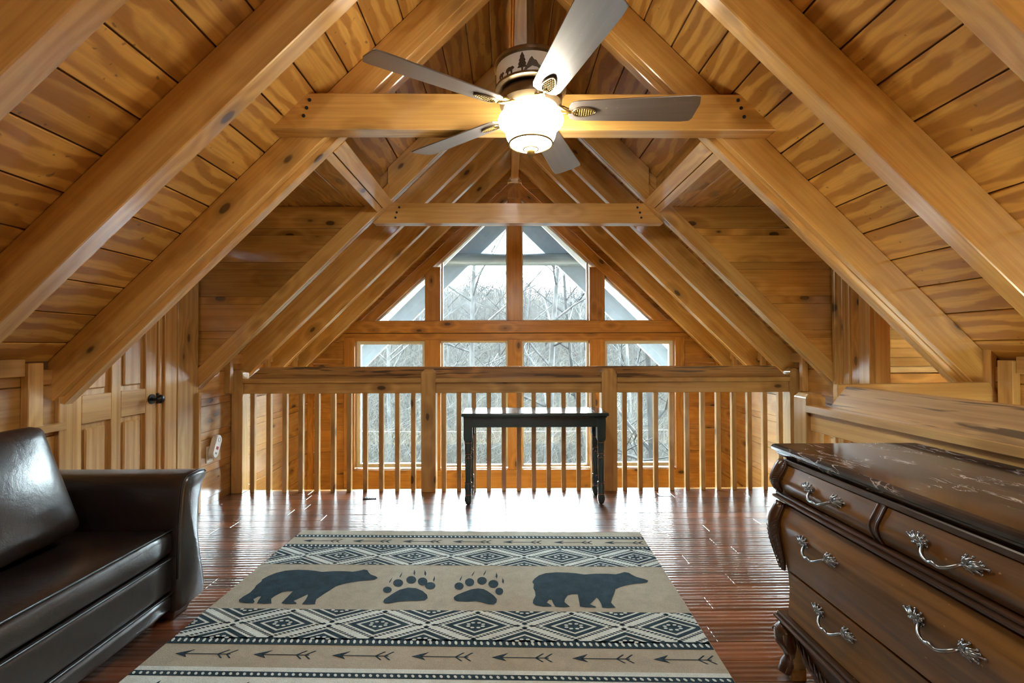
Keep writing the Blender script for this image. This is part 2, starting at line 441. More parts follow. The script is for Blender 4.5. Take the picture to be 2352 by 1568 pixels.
# vertical blocks at the rafter feet
for s in (-1, 1):
    for yy in (1.76, 3.99, 4.62, 5.20):
        box('foot_block', (min(s*2.40, s*2.45), yy-0.05, 0.80 if yy > 4 else 0.86), (max(s*2.40, s*2.45), yy-0.005, 1.19), M['rail'], ceiling, 'z', 0.003)
    box('foot_trim', (min(s*2.41, s*2.45), 2.30, 0.835), (max(s*2.41, s*2.45), 2.375, 1.165), M['rail'], ceiling, 'z', 0.003)
    box('foot_trim', (min(s*2.40, s*2.45), 2.30, 0.812), (max(s*2.40, s*2.45), 2.49, 0.85), M['rail'], ceiling, 'y', 0.003)
    # top plate under the boards
    for (a, b_) in ((YB, 2.30), (3.66, YG)):
        box('wall_plate', (min(s*2.425, s*2.45), a, 1.10), (max(s*2.425, s*2.45), b_, 1.185), M['rail'], ceiling, 'y', 0.003)
    # dormer header in the plane of the rafter undersides
    for k, (xa, xb, off) in enumerate(((0.972, 1.036, 0.0), (1.039, 1.075, 0.006))):
        n = Vector((s*T, 0, 1)).normalized()
        V = []
        for xx in (xa, xb):
            for yy in (2.558, 3.60):
                base = Vector((s*xx, yy, zb(xx)-0.006))+n*off
                V += [base, base+n*(0.19 if k == 0 else 0.05)]
        mk('dormer_header', V, [(0, 1, 3, 2), (4, 6, 7, 5), (0, 4, 5, 1), (2, 3, 7, 6), (0, 2, 6, 4), (1, 5, 7, 3)], M['rafter'], ceiling, 'y', 0.003)
    # flat dormer ceiling boards, running in depth
    x = 1.072
    while x < 2.44:
        x2 = min(x+0.19, 2.45)
        box('dormer_board', (min(s*(x+0.002), s*(x2-0.002)), 2.52, 2.318), (max(s*(x+0.002), s*(x2-0.002)), 3.60, 2.336), M['plank'], ceiling, 'y', 0.003)
        x = x2
    box('dormer_deck', (min(s*1.07, s*2.5), 2.5, 2.338), (max(s*1.07, s*2.5), 3.64, 2.40), M['groove'], ceiling, 'y')

# plank walls ----------------------------------------------------------
PH = 0.262
def row_range(z0, z1):
    k = math.floor((z0-ZLOW)/PH+1e-6)
    while ZLOW+k*PH < z1-1e-6:
        yield max(z0, ZLOW+k*PH), min(z1, ZLOW+(k+1)*PH), k
        k += 1
def plank_x(parent, s, ya, yb, z0, z1, mat, lip=True):
    """plank on a side wall: flat face over a thin recessed lip strip"""
    li = 0.055 if (lip and z1-z0 > 0.12) else 0.0
    x0, x1 = sorted((s*XW, s*(XW+0.02)))
    box('plank', (x0, ya+0.0006, z0+li+0.001), (x1, yb-0.0006, z1-0.001), mat, parent, 'y', 0.004)
    if li:
        x0, x1 = sorted((s*(XW+0.007), s*(XW+0.02)))
        box('plank_lip', (x0, ya+0.0006, z0+0.0005), (x1, yb-0.0006, z0+li), mat, parent, 'y')
def plank_row(parent, s, segs, z0, z1, mat, seed):
    r = random.Random(seed)
    for (ya, yb) in segs:
        for a, b_, k in row_range(z0, z1):
            yy = ya; first = True
            while yy < yb-1e-3:
                L = 2.4 if yb-ya > 3 else yb-ya
                if first and yb-ya > 3: L = 1.0+r.random()*1.4
                e = min(yb, yy+L)
                if yb-e < 0.3: e = yb
                plank_x(parent, s, yy, e, a, b_, mat); yy = e; first = False
wl = MB(); wl.box((-2.56, YB, ZLOW), (-2.472, 2.49, 1.3)); wl.box((-2.56, 3.40, 0), (-2.472, YG, 1.3)); wl.box((-2.56, YL-3.1, ZLOW), (-2.472, YG, 0)); wl.box((-2.56, 2.49, 2.02), (-2.472, 3.40, 2.4)); wl.box((-2.56, 3.2, 0), (-2.472, 3.62, 2.4))
wall_left = tag(wl.build('wall_left', M['groove'], origin=(-2.5, 1.6, 0)), 'left knee wall of horizontal varnished pine planks', 'wall', kind='structure')
wr = MB(); wr.box((2.472, YB, ZLOW), (2.56, 2.5, 1.3)); wr.box((2.472, 3.24, ZLOW), (2.56, YG, 1.3)); wr.box((2.472, 2.5, 2.02), (2.56, 3.24, 2.4)); wr.box((2.472, 3.24, 1.3), (2.56, 3.62, 2.4)); wr.box((2.472, 2.5, ZLOW), (2.56, 3.24, -0.02))
wall_right = tag(wr.build('wall_right', M['groove'], origin=(2.5, 1.6, 0)), 'right knee wall of horizontal varnished pine planks', 'wall', kind='structure')
plank_row(wall_left, -1, [(YB, 2.478)], 0, 1.13, M['plank'], 1)
plank_row(wall_left, -1, [(3.575, YG)], 0, 1.13, M['plank'], 2)
plank_row(wall_left, -1, [(YL+0.03, YG)], ZLOW, 0, M['plank'], 3)
plank_row(wall_left, -1, [(2.50, 3.575)], 2.04, 2.318, M['plank'], 4)
plank_row(wall_right, 1, [(YB, 2.5)], ZLOW, 1.13, M['plank'], 5)
plank_row(wall_right, 1, [(3.575, YG)], 0, 1.13, M['plank'], 6)
plank_row(wall_right, 1, [(YL+0.03, YG)], ZLOW, 0, M['plank'], 7)
plank_row(wall_right, 1, [(2.50, 3.575)], 2.04, 2.318, M['plank'], 8)
# front-facing planks: polygon rows with slanted ends
def plank_f(parent, zl, zh, xl, xh, y0, mat, li=0.055, t=0.02):
    """xl, xh: functions of z giving the ends"""
    m_ = MB()
    def slab(za, zb_, ya, yb_):
        V = [(xl(za)+.0006, ya, za), (xh(za)-.0006, ya, za), (xh(zb_)-.0006, ya, zb_), (xl(zb_)+.0006, ya, zb_)]
        V += [(x, yb_, z) for x, _, z in V]
        m_.add(V, [(3, 2, 1, 0), (4, 5, 6, 7), (0, 1, 5, 4), (1, 2, 6, 5), (2, 3, 7, 6), (3, 0, 4, 7)])
    zmid = zl+li
    if xh(zl)-xl(zl) < 0.006: return
    if zh-zl > li*1.6 and xh(zmid)-xl(zmid) > 0.004:
        slab(zl+0.0005, zmid-0.0005, y0+0.007, y0+t); m_.build('plank_lip', mat, parent, 'x'); m_.V = []; m_.F = []
        slab(zmid+0.001, zh-0.001, y0, y0+t)
    else: slab(zl+0.001, zh-0.001, y0, y0+t)
    m_.build('plank', mat, parent, 'x', bevel=0.003)
# dormer cheek walls at the far end of the dormers
for s, nm, lb in ((-1, 'wall_dormer_left', 'dark plank cheek wall of the left dormer above the railing end'), (1, 'wall_dormer_right', 'dark plank cheek wall of the right dormer above the railing end')):
    poly = [(s*2.5, 0.95), (s*2.5, 2.40), (s*1.0, 2.40)]
    wd = tag(prism(nm, poly, 'xz', 3.606, 3.62, M['groove']), lb, 'wall', kind='structure')
    xin = lambda z: max(1.03, (ZB+0.06-z)/T)
    for a, b_, k in row_range(0.92, 2.318):
        if s < 0: plank_f(wd, a, b_, lambda z: -2.45, lambda z: -xin(z), 3.584, M['plank'])
        else: plank_f(wd, a, b_, lambda z: xin(z), lambda z: 2.45, 3.584, M['plank'])
    # near cheek (faces away from the photograph's view)
    prism('near_cheek', [(s*2.5, 1.12), (s*2.5, 2.36), (s*1.2, 2.36)], 'xz', 2.545, 2.56, M['plank'], wd)
    box('header_panel', (min(s*1.062, s*1.078), 2.53, 2.30), (max(s*1.062, s*1.078), 3.64, 2.60), M['plank'], ceiling, 'y')
    # corner board
    if s < 0: box('corner_board', (-2.452, 3.352, 0.0), (-2.425, 3.572, 2.318), M['rail'], wd, 'z', 0.003)
    else: box('corner_board', (2.424, 3.50, 0.0), (2.452, 3.582, 2.318), M['rail'], wd, 'z', 0.003)
    box('corner_trim', (min(s*2.40, s*2.43), 3.545, 0.0), (max(s*2.40, s*2.43), 3.574, 0.90 if s < 0 else 2.318), M['rail'], wd, 'z', 0.003)

# back wall behind the camera
wb = MB(); wb.add([(x, yy, z) for yy in (YB-0.1, YB) for x, z in ((-2.5, 0), (2.5, 0), (2.5, 1.2), (0, 3.7), (-2.5, 1.2))], [(0, 1, 2, 3, 4), (9, 8, 7, 6, 5), (0, 5, 6, 1), (1, 6, 7, 2), (2, 7, 8, 3), (3, 8, 9, 4), (4, 9, 5, 0)])
wall_back = tag(wb.build('wall_back', M['plank']), 'rear gable wall of pine behind the viewpoint', 'wall', kind='structure')

# gable wall -----------------------------------------------------------
TW = 0.93
def zg(x): return 3.105-TW*abs(x)       # upper edge of the glass
gb = MB()
gb.box((-2.5, YG+0.13, ZLOW), (-1.97, YG+0.16, 1.36)); gb.box((1.97, YG+0.13, ZLOW), (2.5, YG+0.16, 1.36)); gb.box((-1.97, YG+0.13, -0.62), (1.97, YG+0.16, -0.25)); gb.box((-1.97, YG+0.13, ZLOW), (1.97, YG+0.16, ZLOW+0.15))
for s in (-1, 1):
    gb.add([(s*x, yy, z) for yy in (YG+0.13, YG+0.16) for x, z in ((2.4, 1.36), (1.7, 1.56), (0, 3.15), (0, 3.7))],
           [(0, 1, 2, 3), (7, 6, 5, 4), (0, 4, 5, 1), (1, 5, 6, 2), (3, 7, 4, 0)])
gb.box((-2.4, YG+0.13, 1.34), (2.4, YG+0.16, 1.54))
wall_far = tag(gb.build('wall_far', M['groove'], origin=(0, YG+0.1, 1)), 'far gable wall of amber pine with the tall window grid', 'wall', kind='structure')
XO = 1.93    # outer edge of the lower windows' casing
for a, b_, k in row_range(ZLOW, 1.36):
    plank_f(wall_far, a, b_, lambda z: -2.45, lambda z: -2.03, YG, M['gable'])
    plank_f(wall_far, a, b_, lambda z: 2.03, lambda z: 2.45, YG, M['gable'])
for a, b_, k in row_range(1.36, 3.5):
    xa = lambda z: (3.28-z)/TW if z < 3.28 else 0.0
    plank_f(wall_far, a, b_, lambda z: -(ZC-z)/T+0.0, lambda z: -xa(z), YG, M['gable'])
    plank_f(wall_far, a, b_, lambda z: xa(z), lambda z: (ZC-z)/T, YG, M['gable'])
YP = YG-0.03    # trims stand proud of the planks
for x0, x1, z0, z1, yp in ((-2.03, -1.905, -0.21, 1.36, YP), (1.92, 2.03, -0.21, 1.36, YP), (-1.07, -0.887, -0.21, 1.335, YP), (0.893, 1.076, -0.21, 1.335, YP), (-0.085, 0.083, -0.21, 1.335, YP)):
    box('window_post', (x0, yp, z0), (x1, YG+0.13, z1), M['gable'], wall_far, 'z', 0.004)
for x0, x1, z1 in ((-1.07, -0.887, 2.20), (0.893, 1.076, 2.20), (-0.085, 0.083, 3.10)):
    box('window_post', (x0, YP, 1.55), (x1, YG+0.13, z1), M['gable'], wall_far, 'z', 0.004)
box('window_beam', (-2.05, YP-0.016, 1.414), (2.05, YG+0.13, 1.557), M['gable'], wall_far, 'x', 0.004)
box('window_beam', (-2.08, YP+0.006, 1.318), (2.08, YG+0.13, 1.408), M['gable'], wall_far, 'x', 0.004)
box('sill_board', (-2.03, YP, -0.47), (2.03, YG+0.13, -0.212), M['gable'], wall_far, 'x', 0.004)
for s in (-1, 1):
    V = [(s*1.70, zg(1.70)+0.0), (s*0.0, zg(0.0)), (s*0.0, zg(0)+0.15), (s*1.86, zg(1.70)+0.0)]
    prism('rake_trim', V, 'xz', YP-0.008, YG+0.12, M['gable'], wall_far, slope_frame(s), 0.003)
    box('corner_post', (min(s*2.40, s*2.45), YG-0.05, ZLOW), (max(s*2.40, s*2.45), YG, 1.1), M['gable'], wall_far, 'z', 0.003)
prism('king_block', [(-0.085, 3.02), (0.083, 3.02), (0.083, 3.10), (0, 3.19), (-0.085, 3.10)], 'xz', YP-0.02, YG, M['gable'], wall_far, 'z', 0.003)
box('ridge_block', (-0.085, YG-0.05, 3.2), (0.085, YG, 3.24), M['rafter'], wall_far, 'x', 0.003)

# windows: white frame + pane each
def inset(poly, d):
    n = len(poly); out = []
    ar = sum(poly[i][0]*poly[(i+1) % n][1]-poly[(i+1) % n][0]*poly[i][1] for i in range(n)); sg = 1 if ar > 0 else -1
    for i in range(n):
        p0, p1, p2 = Vector(poly[i-1]), Vector(poly[i]), Vector(poly[(i+1) % n])
        a = (p1-p0).normalized(); b_ = (p2-p1).normalized()
        na = Vector((-a.y, a.x))*sg; nb = Vector((-b_.y, b_.x))*sg
        bis = (na+nb); k = bis.dot(na)
        out.append(tuple(p1+bis*(d/k)))
    return out
WN = [0]
def window(poly, label, mat, fw=0.022, y0=YG+0.06):
    WN[0] += 1
    inn = inset(poly, fw); n = len(poly); m_ = MB()
    for y_a, y_b in ((y0, y0+0.05),):
        V = [(x, y_a, z) for x, z in poly]+[(x, y_a, z) for x, z in inn]+[(x, y_b, z) for x, z in poly]+[(x, y_b, z) for x, z in inn]
        Fc = []
        for i in range(n):
            j = (i+1) % n
            Fc += [(i, j, n+j, n+i), (2*n+i, 3*n+i, 3*n+j, 2*n+j), (n+i, n+j, 3*n+j, 3*n+i), (i, 2*n+i, 2*n+j, j)]
        m_.add(V, Fc)
    o = tag(m_.build('window_%d' % WN[0], M['vinyl']), label, 'window', kind='structure')
    prism('pane', inset(poly, fw*0.6), 'xz', y0+0.02, y0+0.026, mat, o)
    return o
ZL0, ZL1 = -0.20, 1.322
window([(-1.905, ZL0), (-1.07, ZL0), (-1.07, ZL1), (-1.905, ZL1)], 'tall lower window at the far left, eave slanting behind its top corner', M['glass'], 0.045)
window([(-0.887, ZL0), (-0.085, ZL0), (-0.085, ZL1), (-0.887, ZL1)], 'tall lower window just left of the centre post', M['glass'], 0.025)
window([(0.083, ZL0), (0.893, ZL0), (0.893, ZL1), (0.083, ZL1)], 'tall lower window just right of the centre post', M['glass'], 0.025)
window([(1.076, ZL0), (1.92, ZL0), (1.92, ZL1), (1.076, ZL1)], 'tall lower window at the far right, eave slanting behind its top corner', M['glass'], 0.045)
ZU = 1.552
window([(-1.07, ZU), (-1.07, zg(1.07)), (-(3.105-ZU)/TW, ZU)], 'triangular upper window at the left end', M['dusty'], 0.014)
window([(-0.085, ZU), (-0.085, zg(0.085)), (-0.887, zg(0.887)), (-0.887, ZU)], 'five-sided upper window left of the centre post, hazy glass', M['dusty'], 0.02)
window([(0.083, ZU), (0.893, ZU), (0.893, zg(0.893)), (0.083, zg(0.083))], 'five-sided upper window right of the centre post, hazy glass', M['dusty'], 0.02)
window([(1.076, ZU), ((3.105-ZU)/TW, ZU), (1.076, zg(1.076))], 'triangular upper window at the right end', M['dusty'], 0.014)

for k, (a, b_) in enumerate(((-1.905, -1.07), (-0.887, -0.085), (0.083, 0.893), (1.076, 1.92))):  # unseen ground-floor windows, added to light the great room
    WN[0] = 8+k
    window([(a, ZLOW+0.15), (b_, ZLOW+0.15), (b_, -0.6), (a, -0.6)], ('leftmost', 'left inner', 'right inner', 'rightmost')[k]+' added ground-floor window below the loft floor, out of view', M['glass'], 0.04)
for x0, x1 in ((-2.03, -1.905), (1.92, 2.03), (-1.07, -0.887), (0.893, 1.076), (-0.085, 0.083)):
    box('window_post', (x0, YP, ZLOW), (x1, YG+0.13, -0.472), M['gable'], wall_far, 'z', 0.004)
box('sill_board', (-2.03, YP, ZLOW), (2.03, YG+0.13, ZLOW+0.15), M['gable'], wall_far, 'x', 0.004)
box('sill_board', (-2.03, YP+0.01, -0.60), (2.03, YG+0.13, -0.472), M['gable'], wall_far, 'x', 0.004)

# door in the left wall ---------------------------------------------------
door = tag(box('door_1', (-2.50, 2.56, 0.01), (-2.478, 3.20, 2.0), M['door'], None, 'z'), 'six-panel pine closet door with a round black knob', 'door', kind='structure')
XD = -2.458
def dbox(nm, y0, y1, z0, z1, g, x1=XD, par=None, bv=0.003): return box(nm, (-2.480, y0, z0), (x1, y1, z1), M['door'], par or door, g, bv)
for (a, b_) in ((2.562, 2.64), (3.10, 3.198), (2.835, 2.905)): dbox('stile', a, b_, 0.012, 1.998, 'z')
for (a, b_) in ((0.012, 0.22), (0.815, 0.975), (1.56, 1.66), (1.89, 1.998)):
    dbox('rail', 2.64, 2.835, a, b_, 'y'); dbox('rail', 2.905, 3.10, a, b_, 'y')
for (ya, yb_) in ((2.64, 2.835), (2.905, 3.10)):
    for (za, zb_) in ((0.22, 0.815), (0.975, 1.56), (1.66, 1.89)):
        dbox('raised_panel', ya+0.03, yb_-0.03, za+0.03, zb_-0.03, 'z', -2.464, None, 0.009)
kn = MB(); kn.tube([(XD-0.002, 3.15, 0.9), (XD+0.006, 3.15, 0.9)], 0.033, 16); kn.tube([(XD+0.004, 3.15, 0.9), (XD+0.045, 3.15, 0.9)], 0.012, 10); kn.ball((XD+0.06, 3.15, 0.9), (0.024, 0.03, 0.03), 12, 8)
smooth_by_angle(tag(kn.build('knob', M['black'], door), 'round black door knob'))
lt = MB(); lt.box((XD-0.002, 3.192, 0.865), (XD+0.012, 3.21, 0.935)); lt.build('latch_plate', M['black'], door)
cas = wall_left
box('door_casing', (-2.47, 2.478, 0.0), (-2.43, 2.562, 2.06), M['door'], door, 'z', 0.003)
box('door_casing', (-2.47, 3.20, 0.0), (-2.445, 3.235, 2.03), M['door'], door, 'z', 0.006)
box('door_casing', (-2.47, 3.235, 0.0), (-2.43, 3.352, 2.06), M['door'], door, 'z', 0.003)
box('door_casing', (-2.47, 2.562, 2.0), (-2.43, 3.235, 2.06), M['door'], door, 'y', 0.003)

# doorway in the right wall and the small room beyond it --------------------
dr = MB(); dr.box((2.46, 3.225, 0), (2.56, 3.245, 2.04)); dr.box((2.46, 2.495, 0), (2.56, 2.515, 2.04)); dr.box((2.46, 2.495, 2.02), (2.56, 3.245, 2.04))
doorway = tag(dr.build('door_2', M['door'], grain='z'), 'open doorway with pine casing in the right dormer wall', 'doorway', kind='structure')
box('door_casing', (2.425, 3.43, 0), (2.452, 3.498, 2.06), M['door'], doorway, 'z', 0.004)
box('door_casing', (2.437, 3.335, 0), (2.46, 3.43, 2.06), M['plank'], doorway, 'z', 0.004)
box('door_casing', (2.425, 3.235, 0), (2.46, 3.335, 2.06), M['door'], doorway, 'z', 0.004)
box('door_casing', (2.425, 2.42, 0), (2.46, 2.515, 2.06), M['door'], doorway, 'z', 0.004)
sr = MB(); sr.box((2.56, 3.44, 0), (3.7, 3.46, 2.1)); sr.box((3.7, 2.2, 0), (3.72, 3.46, 2.1)); sr.box((2.56, 2.2, 2.1), (3.72, 3.46, 2.12)); sr.box((2.56, 2.2, -0.02), (3.72, 3.46, 0)); sr.box((2.56, 2.18, 0), (3.72, 2.2, 2.1))
side = tag(sr.build('wall_side_room', M['plank']), 'narrow-plank wall of the side room seen through the doorway', 'wall', kind='structure')
z = 1.09
while z < 2.05:
    box('plank', (2.565, 3.425, z+0.001), (3.695, 3.44, z+0.066), M['plank'], side, 'x', 0.003); z += 0.0675
box('chair_rail', (2.565, 3.41, 1.045), (3.695, 3.44, 1.088), M['rail'], side, 'x', 0.003)
for z in (0.0, 0.26, 0.52, 0.78): box('plank', (2.565, 3.425, z+0.001), (3.695, 3.44, z+0.259), M['gable'], side, 'x', 0.003)

# tie beams -------------------------------------------------------------
def tie(y0, y1, xb_, xt, z0, z1, label, nails):
    c_ = 0.05 if xb_ > 1.2 else 0.001
    poly = [(-xb_, z0+c_), (-xb_+c_*0.6, z0), (xb_-c_*0.6, z0), (xb_, z0+c_), (xt, z1), (-xt, z1)]
    o = tag(prism('tie_beam', poly, 'xz', y0, y1, M['rafter'], None, 'x', 0.005), label, 'beam')
    for (x, z) in nails:
        m_ = MB(); m_.tube([(x, y0-0.003, z), (x, y0+0.01, z)], 0.009, 10); m_.build('nail_head', M['nail'], o, 'y')
    return o
nl = [(-1.085, 2.485), (-1.10, 2.445), (-1.115, 2.405), (1.085, 2.49), (1.10, 2.45), (1.115, 2.405)]
tie(2.36, 2.456, 1.315, 1.12, 2.337, 2.522, 'long knotty tie beam directly behind the ceiling fan', nl)
nl2 = [(-0.93, 2.33), (-0.95, 2.29), (-0.96, 2.25), (0.93, 2.33), (0.95, 2.29), (0.96, 2.25)]
tie(3.652, 3.742, 1.135, 0.982, 2.207, 2.363, 'shorter dark tie beam above the loft railing, in front of the windows', nl2)

# ------------------------------------------------------------------ loft railing
bal = empty('loft_railing', (0, 4.08, 0), 0, 'long pine loft railing with square balusters in front of the windows', 'railing')
def post(x0, x1, y0, y1, z1, par, ch=0.03):
    m_ = MB()
    c = ch
    V = [(x0, y0, 0), (x1, y0, 0), (x1, y1, 0), (x0, y1, 0), (x0, y0, z1-c), (x1, y0, z1-c), (x1, y1, z1-c), (x0, y1, z1-c), (x0+c, y0+c*.6, z1), (x1-c, y0+c*.6, z1), (x1-c, y1-c*.6, z1), (x0+c, y1-c*.6, z1)]
    m_.add(V, [(3, 2, 1, 0), (0, 1, 5, 4), (1, 2, 6, 5), (2, 3, 7, 6), (3, 0, 4, 7), (4, 5, 9, 8), (5, 6, 10, 9), (6, 7, 11, 10), (7, 4, 8, 11), (8, 9, 10, 11)])
    return m_.build('post', M['rail'], par, 'z', bevel=0.003)
PX = [(-2.447, -2.355), (-0.832, -0.707), (0.720, 0.853), (2.355, 2.447)]
PX[0] = (-2.446, -2.352); PX[3] = (2.352, 2.446)
for a, b_ in PX: post(a, b_, 4.035, 4.14, 1.052, bal)
prism('cap_board', [(-2.352, 0.93), (2.352, 0.93), (2.352, 0.985), (2.26, 1.072), (-2.22, 1.072), (-2.352, 0.965)], 'xz', 4.10, 4.139, M['burnt'], bal, 'x', 0.003)
for i in range(3):
    a, b_ = PX[i][1], PX[i+1][0]
    box('ledge_rail', (a, 4.028, 0.938), (b_, 4.10, 0.976), M['rail'], bal, 'x', 0.003)
    box('lower_rail', (a, 4.055, 0.845), (b_, 4.10, 0.9375), M['rail'], bal, 'x', 0.003)
    for k in range(11):
        x = a+(b_-a)*(k+0.52)/11.04
        box('baluster', (x-0.019, 4.058, 0.0), (x+0.019, 4.096, 0.8445), M['rail'], bal, 'z', 0.002)

# ------------------------------------------------------------------ stair railing
st = empty('stair_railing', (1.55, 1.3, 0), 0, 'heavy pine stair railing with charred streaks running behind the dresser', 'railing')
post(1.50, 1.605, 2.49, 2.60, 0.985, st, 0.022)
prism('cap_board', [(0.2, 0.868), (2.42, 0.868), (2.42, 0.90), (2.27, 1.043), (0.2, 1.043)], 'yz', 1.555, 1.592, M['burnt2'] if 'burnt2' in M else M['burnt'], st, 'y', 0.004)
box('ledge_rail', (1.492, 0.2, 0.888), (1.555, 2.488, 0.925), M['rail'], st, 'y', 0.003)
box('lower_rail', (1.52, 0.2, 0.79), (1.556, 2.488, 0.8875), M['rail'], st, 'y', 0.003)
for k in range(16):
    yy = 2.40-k*0.14
    box('baluster', (1.52, yy-0.019, 0.0), (1.556, yy+0.019, 0.7895), M['rail'], st, 'z', 0.002)
prism('cross_board', [(1.61, 0.87), (2.446, 0.87), (2.446, 0.985), (2.40, 1.05), (1.61, 1.04)], 'xz', 2.405, 2.44, M['rail'], st, 'x', 0.003)
box('cross_rail', (1.61, 2.412, 0.80), (2.446, 2.436, 0.869), M['rail'], st, 'x', 0.003)
for k in range(6):
    xx = 1.70+k*0.135
    box('baluster', (xx-0.019, 2.405, 0.0), (xx+0.019, 2.435, 0.7995), M['rail'], st, 'z', 0.002)

# ------------------------------------------------------------------ console table
M['teal'] = plain('dark teal black paint', (0.016, 0.040, 0.050), 0.22, 0, 0.6, 30, 0.25, 0.02, 0.3)
M['copper'] = plain('worn copper line', (0.42, 0.16, 0.07), 0.4)
tb = empty('console_table', (0.122, 3.86, 0), 0, 'narrow dark teal console table with turned legs by the railing', 'table')
TX0, TX1, TY0, TY1 = -0.452, 0.702, 3.655, 4.022
top = box('table_top', (TX0, TY0, 0.698), (TX1, TY1, 0.724), M['teal'], tb, 'x', 0.008, 2)
for x in (TX0+0.10, TX1-0.10, 0.125): box('top_seam', (x-0.0015, TY0+0.01, 0.7242), (x+0.0015, TY1-0.01, 0.7246), M['black'], top)
box('top_molding', (TX0+0.015, TY0+0.015, 0.686), (TX1-0.015, TY1-0.015, 0.698), M['teal'], tb, 'x', 0.004)
lx = (-0.402, 0.648); ly = (3.722, 3.955)
for y0 in (ly[0]-0.025, ly[1]+0.005): box('apron', (lx[0], y0, 0.61), (lx[1], y0+0.02, 0.686), M['teal'], tb, 'x')
for x0 in (lx[0]-0.01, lx[1]-0.01): box('apron', (x0, ly[0], 0.61), (x0+0.02, ly[1], 0.686), M['teal'], tb, 'y')
LEGP = [(0.010, 0.0), (0.020, 0.006), (0.0285, 0.03), (0.030, 0.048), (0.026, 0.068), (0.024, 0.074), (0.027, 0.078), (0.027, 0.084), (0.025, 0.088), (0.0275, 0.12), (0.0285, 0.15), (0.024, 0.162), (0.029, 0.166), (0.029, 0.174), (0.0235, 0.180), (0.024, 0.25), (0.0265, 0.345), (0.024, 0.36), (0.027, 0.364), (0.027, 0.372), (0.021, 0.384), (0.027, 0.396), (0.027, 0.402), (0.024, 0.408), (0.0275, 0.44), (0.0265, 0.475), (0.028, 0.482), (0.028, 0.492), (0.027, 0.50)]
for x in lx:
    for yy in ly:
        g = MB(); g.lathe(LEGP, (x, yy, 0), 28, lambda z, a: -0.10*max(0, sin(12*a)) if 0.004 < z < 0.07 else 0)
        lg = smooth_by_angle(g.build('leg', M['teal'], tb), 40)
        prism('leg_block', [(x-0.0275, 0.50), (x+0.0275, 0.50), (x+0.034, 0.52), (x+0.034, 0.686), (x-0.034, 0.686), (x-0.034, 0.52)], 'xz', yy-0.032, yy+0.032, M['teal'], lg, 'z', 0.003)
        for zz in (0.081, 0.17, 0.368, 0.399, 0.487):
            r_ = 0.0292 if zz in (0.17,) else 0.0283 if zz > 0.45 else 0.0275
            b_ = MB(); b_.lathe([(r_-0.004, -0.0022), (r_, -0.001), (r_, 0.001), (r_-0.004, 0.0022)], (x, yy, zz), 20)
            tag(b_.build('ring', M['copper'], lg, smooth=True), 'copper-coloured ring')

# ------------------------------------------------------------------ rug
def pile(name, c, v=0.12):
    m, nt, b = newmat(name)
    tc = nt.nodes.new('ShaderNodeTexCoord')
    f = noise(nt, tc.outputs['Object'], 220.0, 3.0, 0.7); g = noise(nt, tc.outputs['Object'], 14.0, 4.0, 0.65)
    h = math_(nt, 'ADD', math_(nt, 'MULTIPLY', f, 0.6), math_(nt, 'MULTIPLY', g, 0.4))
    nt.links.new(mixc(nt, maprange(nt, h, 0.33, 0.67), tuple(k*(1-v*1.6) for k in c), tuple(k*(1+v) for k in c)), b.inputs['Base Color'])
    b.inputs['Roughness'].default_value = 0.95; b.inputs['Specular IOR Level'].default_value = 0.1
    bump(nt, b, h, 0.55, 0.01); return m
M['tan'] = pile('tan rug pile', (0.43, 0.415, 0.34)); M['cream'] = pile('cream rug pile', (0.66, 0.76, 0.75)); M['navy'] = pile('slate navy rug pile', (0.028, 0.058, 0.082), 0.3)
RA = Vector((-1.475, 3.196)); RXA = math.atan2(-0.076, 2.26); RWD, RLN = 2.262, 3.0
def rug_pt(u, v): # u across, v towards the viewer
    return (RA.x+u*cos(RXA)+v*sin(RXA), RA.y+u*sin(RXA)-v*cos(RXA))
def rug_uv(x, y):
    dx, dy = x-RA.x, y-RA.y
    return (dx*cos(RXA)+dy*sin(RXA), dx*sin(RXA)-dy*cos(RXA))
ZR = 0.011
rb = MB(); rb.poly([rug_pt(u, v) for u, v in ((0, RLN), (RWD, RLN), (RWD, 0), (0, 0))], 0.0, ZR)
rug = tag(rb.build('area_rug', M['tan'], bevel=0.004, seg=2), 'lodge rug with bears, paw prints and diamond bands in tan and navy', 'rug')
def clip_poly(p, axis, val, keep_gt):
    out = []
    for i in range(len(p)):
        a, b_ = p[i-1], p[i]
        ia = (a[axis] >= val) == keep_gt or a[axis] == val; ib = (b_[axis] >= val) == keep_gt or b_[axis] == val
        if ia != ib:
            t = (val-a[axis])/(b_[axis]-a[axis]); out.append((a[0]+(b_[0]-a[0])*t, a[1]+(b_[1]-a[1])*t))
        if ib: out.append(b_)
    return out
class RugMB(MB):
    def shape(s, uv, lay, clip=None):
        p = list(uv)
        u0, u1, v0, v1 = clip or (0.004, RWD-0.004, 0.0, RLN)
        for ax, val, gt in ((0, u0, True), (0, u1, False), (1, v0, True), (1, v1, False)):
            if len(p) >= 3: p = clip_poly(p, ax, val, gt)
        if len(p) >= 3:
            pts = [rug_pt(*q_) for q_ in p]
            s.poly(pts, ZR-0.002, ZR+0.0006*lay)
    def done(s, name, mat):
        if s.V: return s.build(name, mat, rug)
def rect(u0, u1, v0, v1): return [(u0, v0), (u1, v0), (u1, v1), (u0, v1)]
bands = [(0.267, 0.498), (0.951, 1.18)]
def strip(v0, v1, name, mat, lay):
    m_ = RugMB(); m_.shape(rect(0, RWD, v0, v1), lay); m_.done(name, mat)
for v0, v1 in bands+[(1.353, 1.75), (1.78, 2.05)]: strip(v0, v1, 'cream_band', M['cream'], 1)
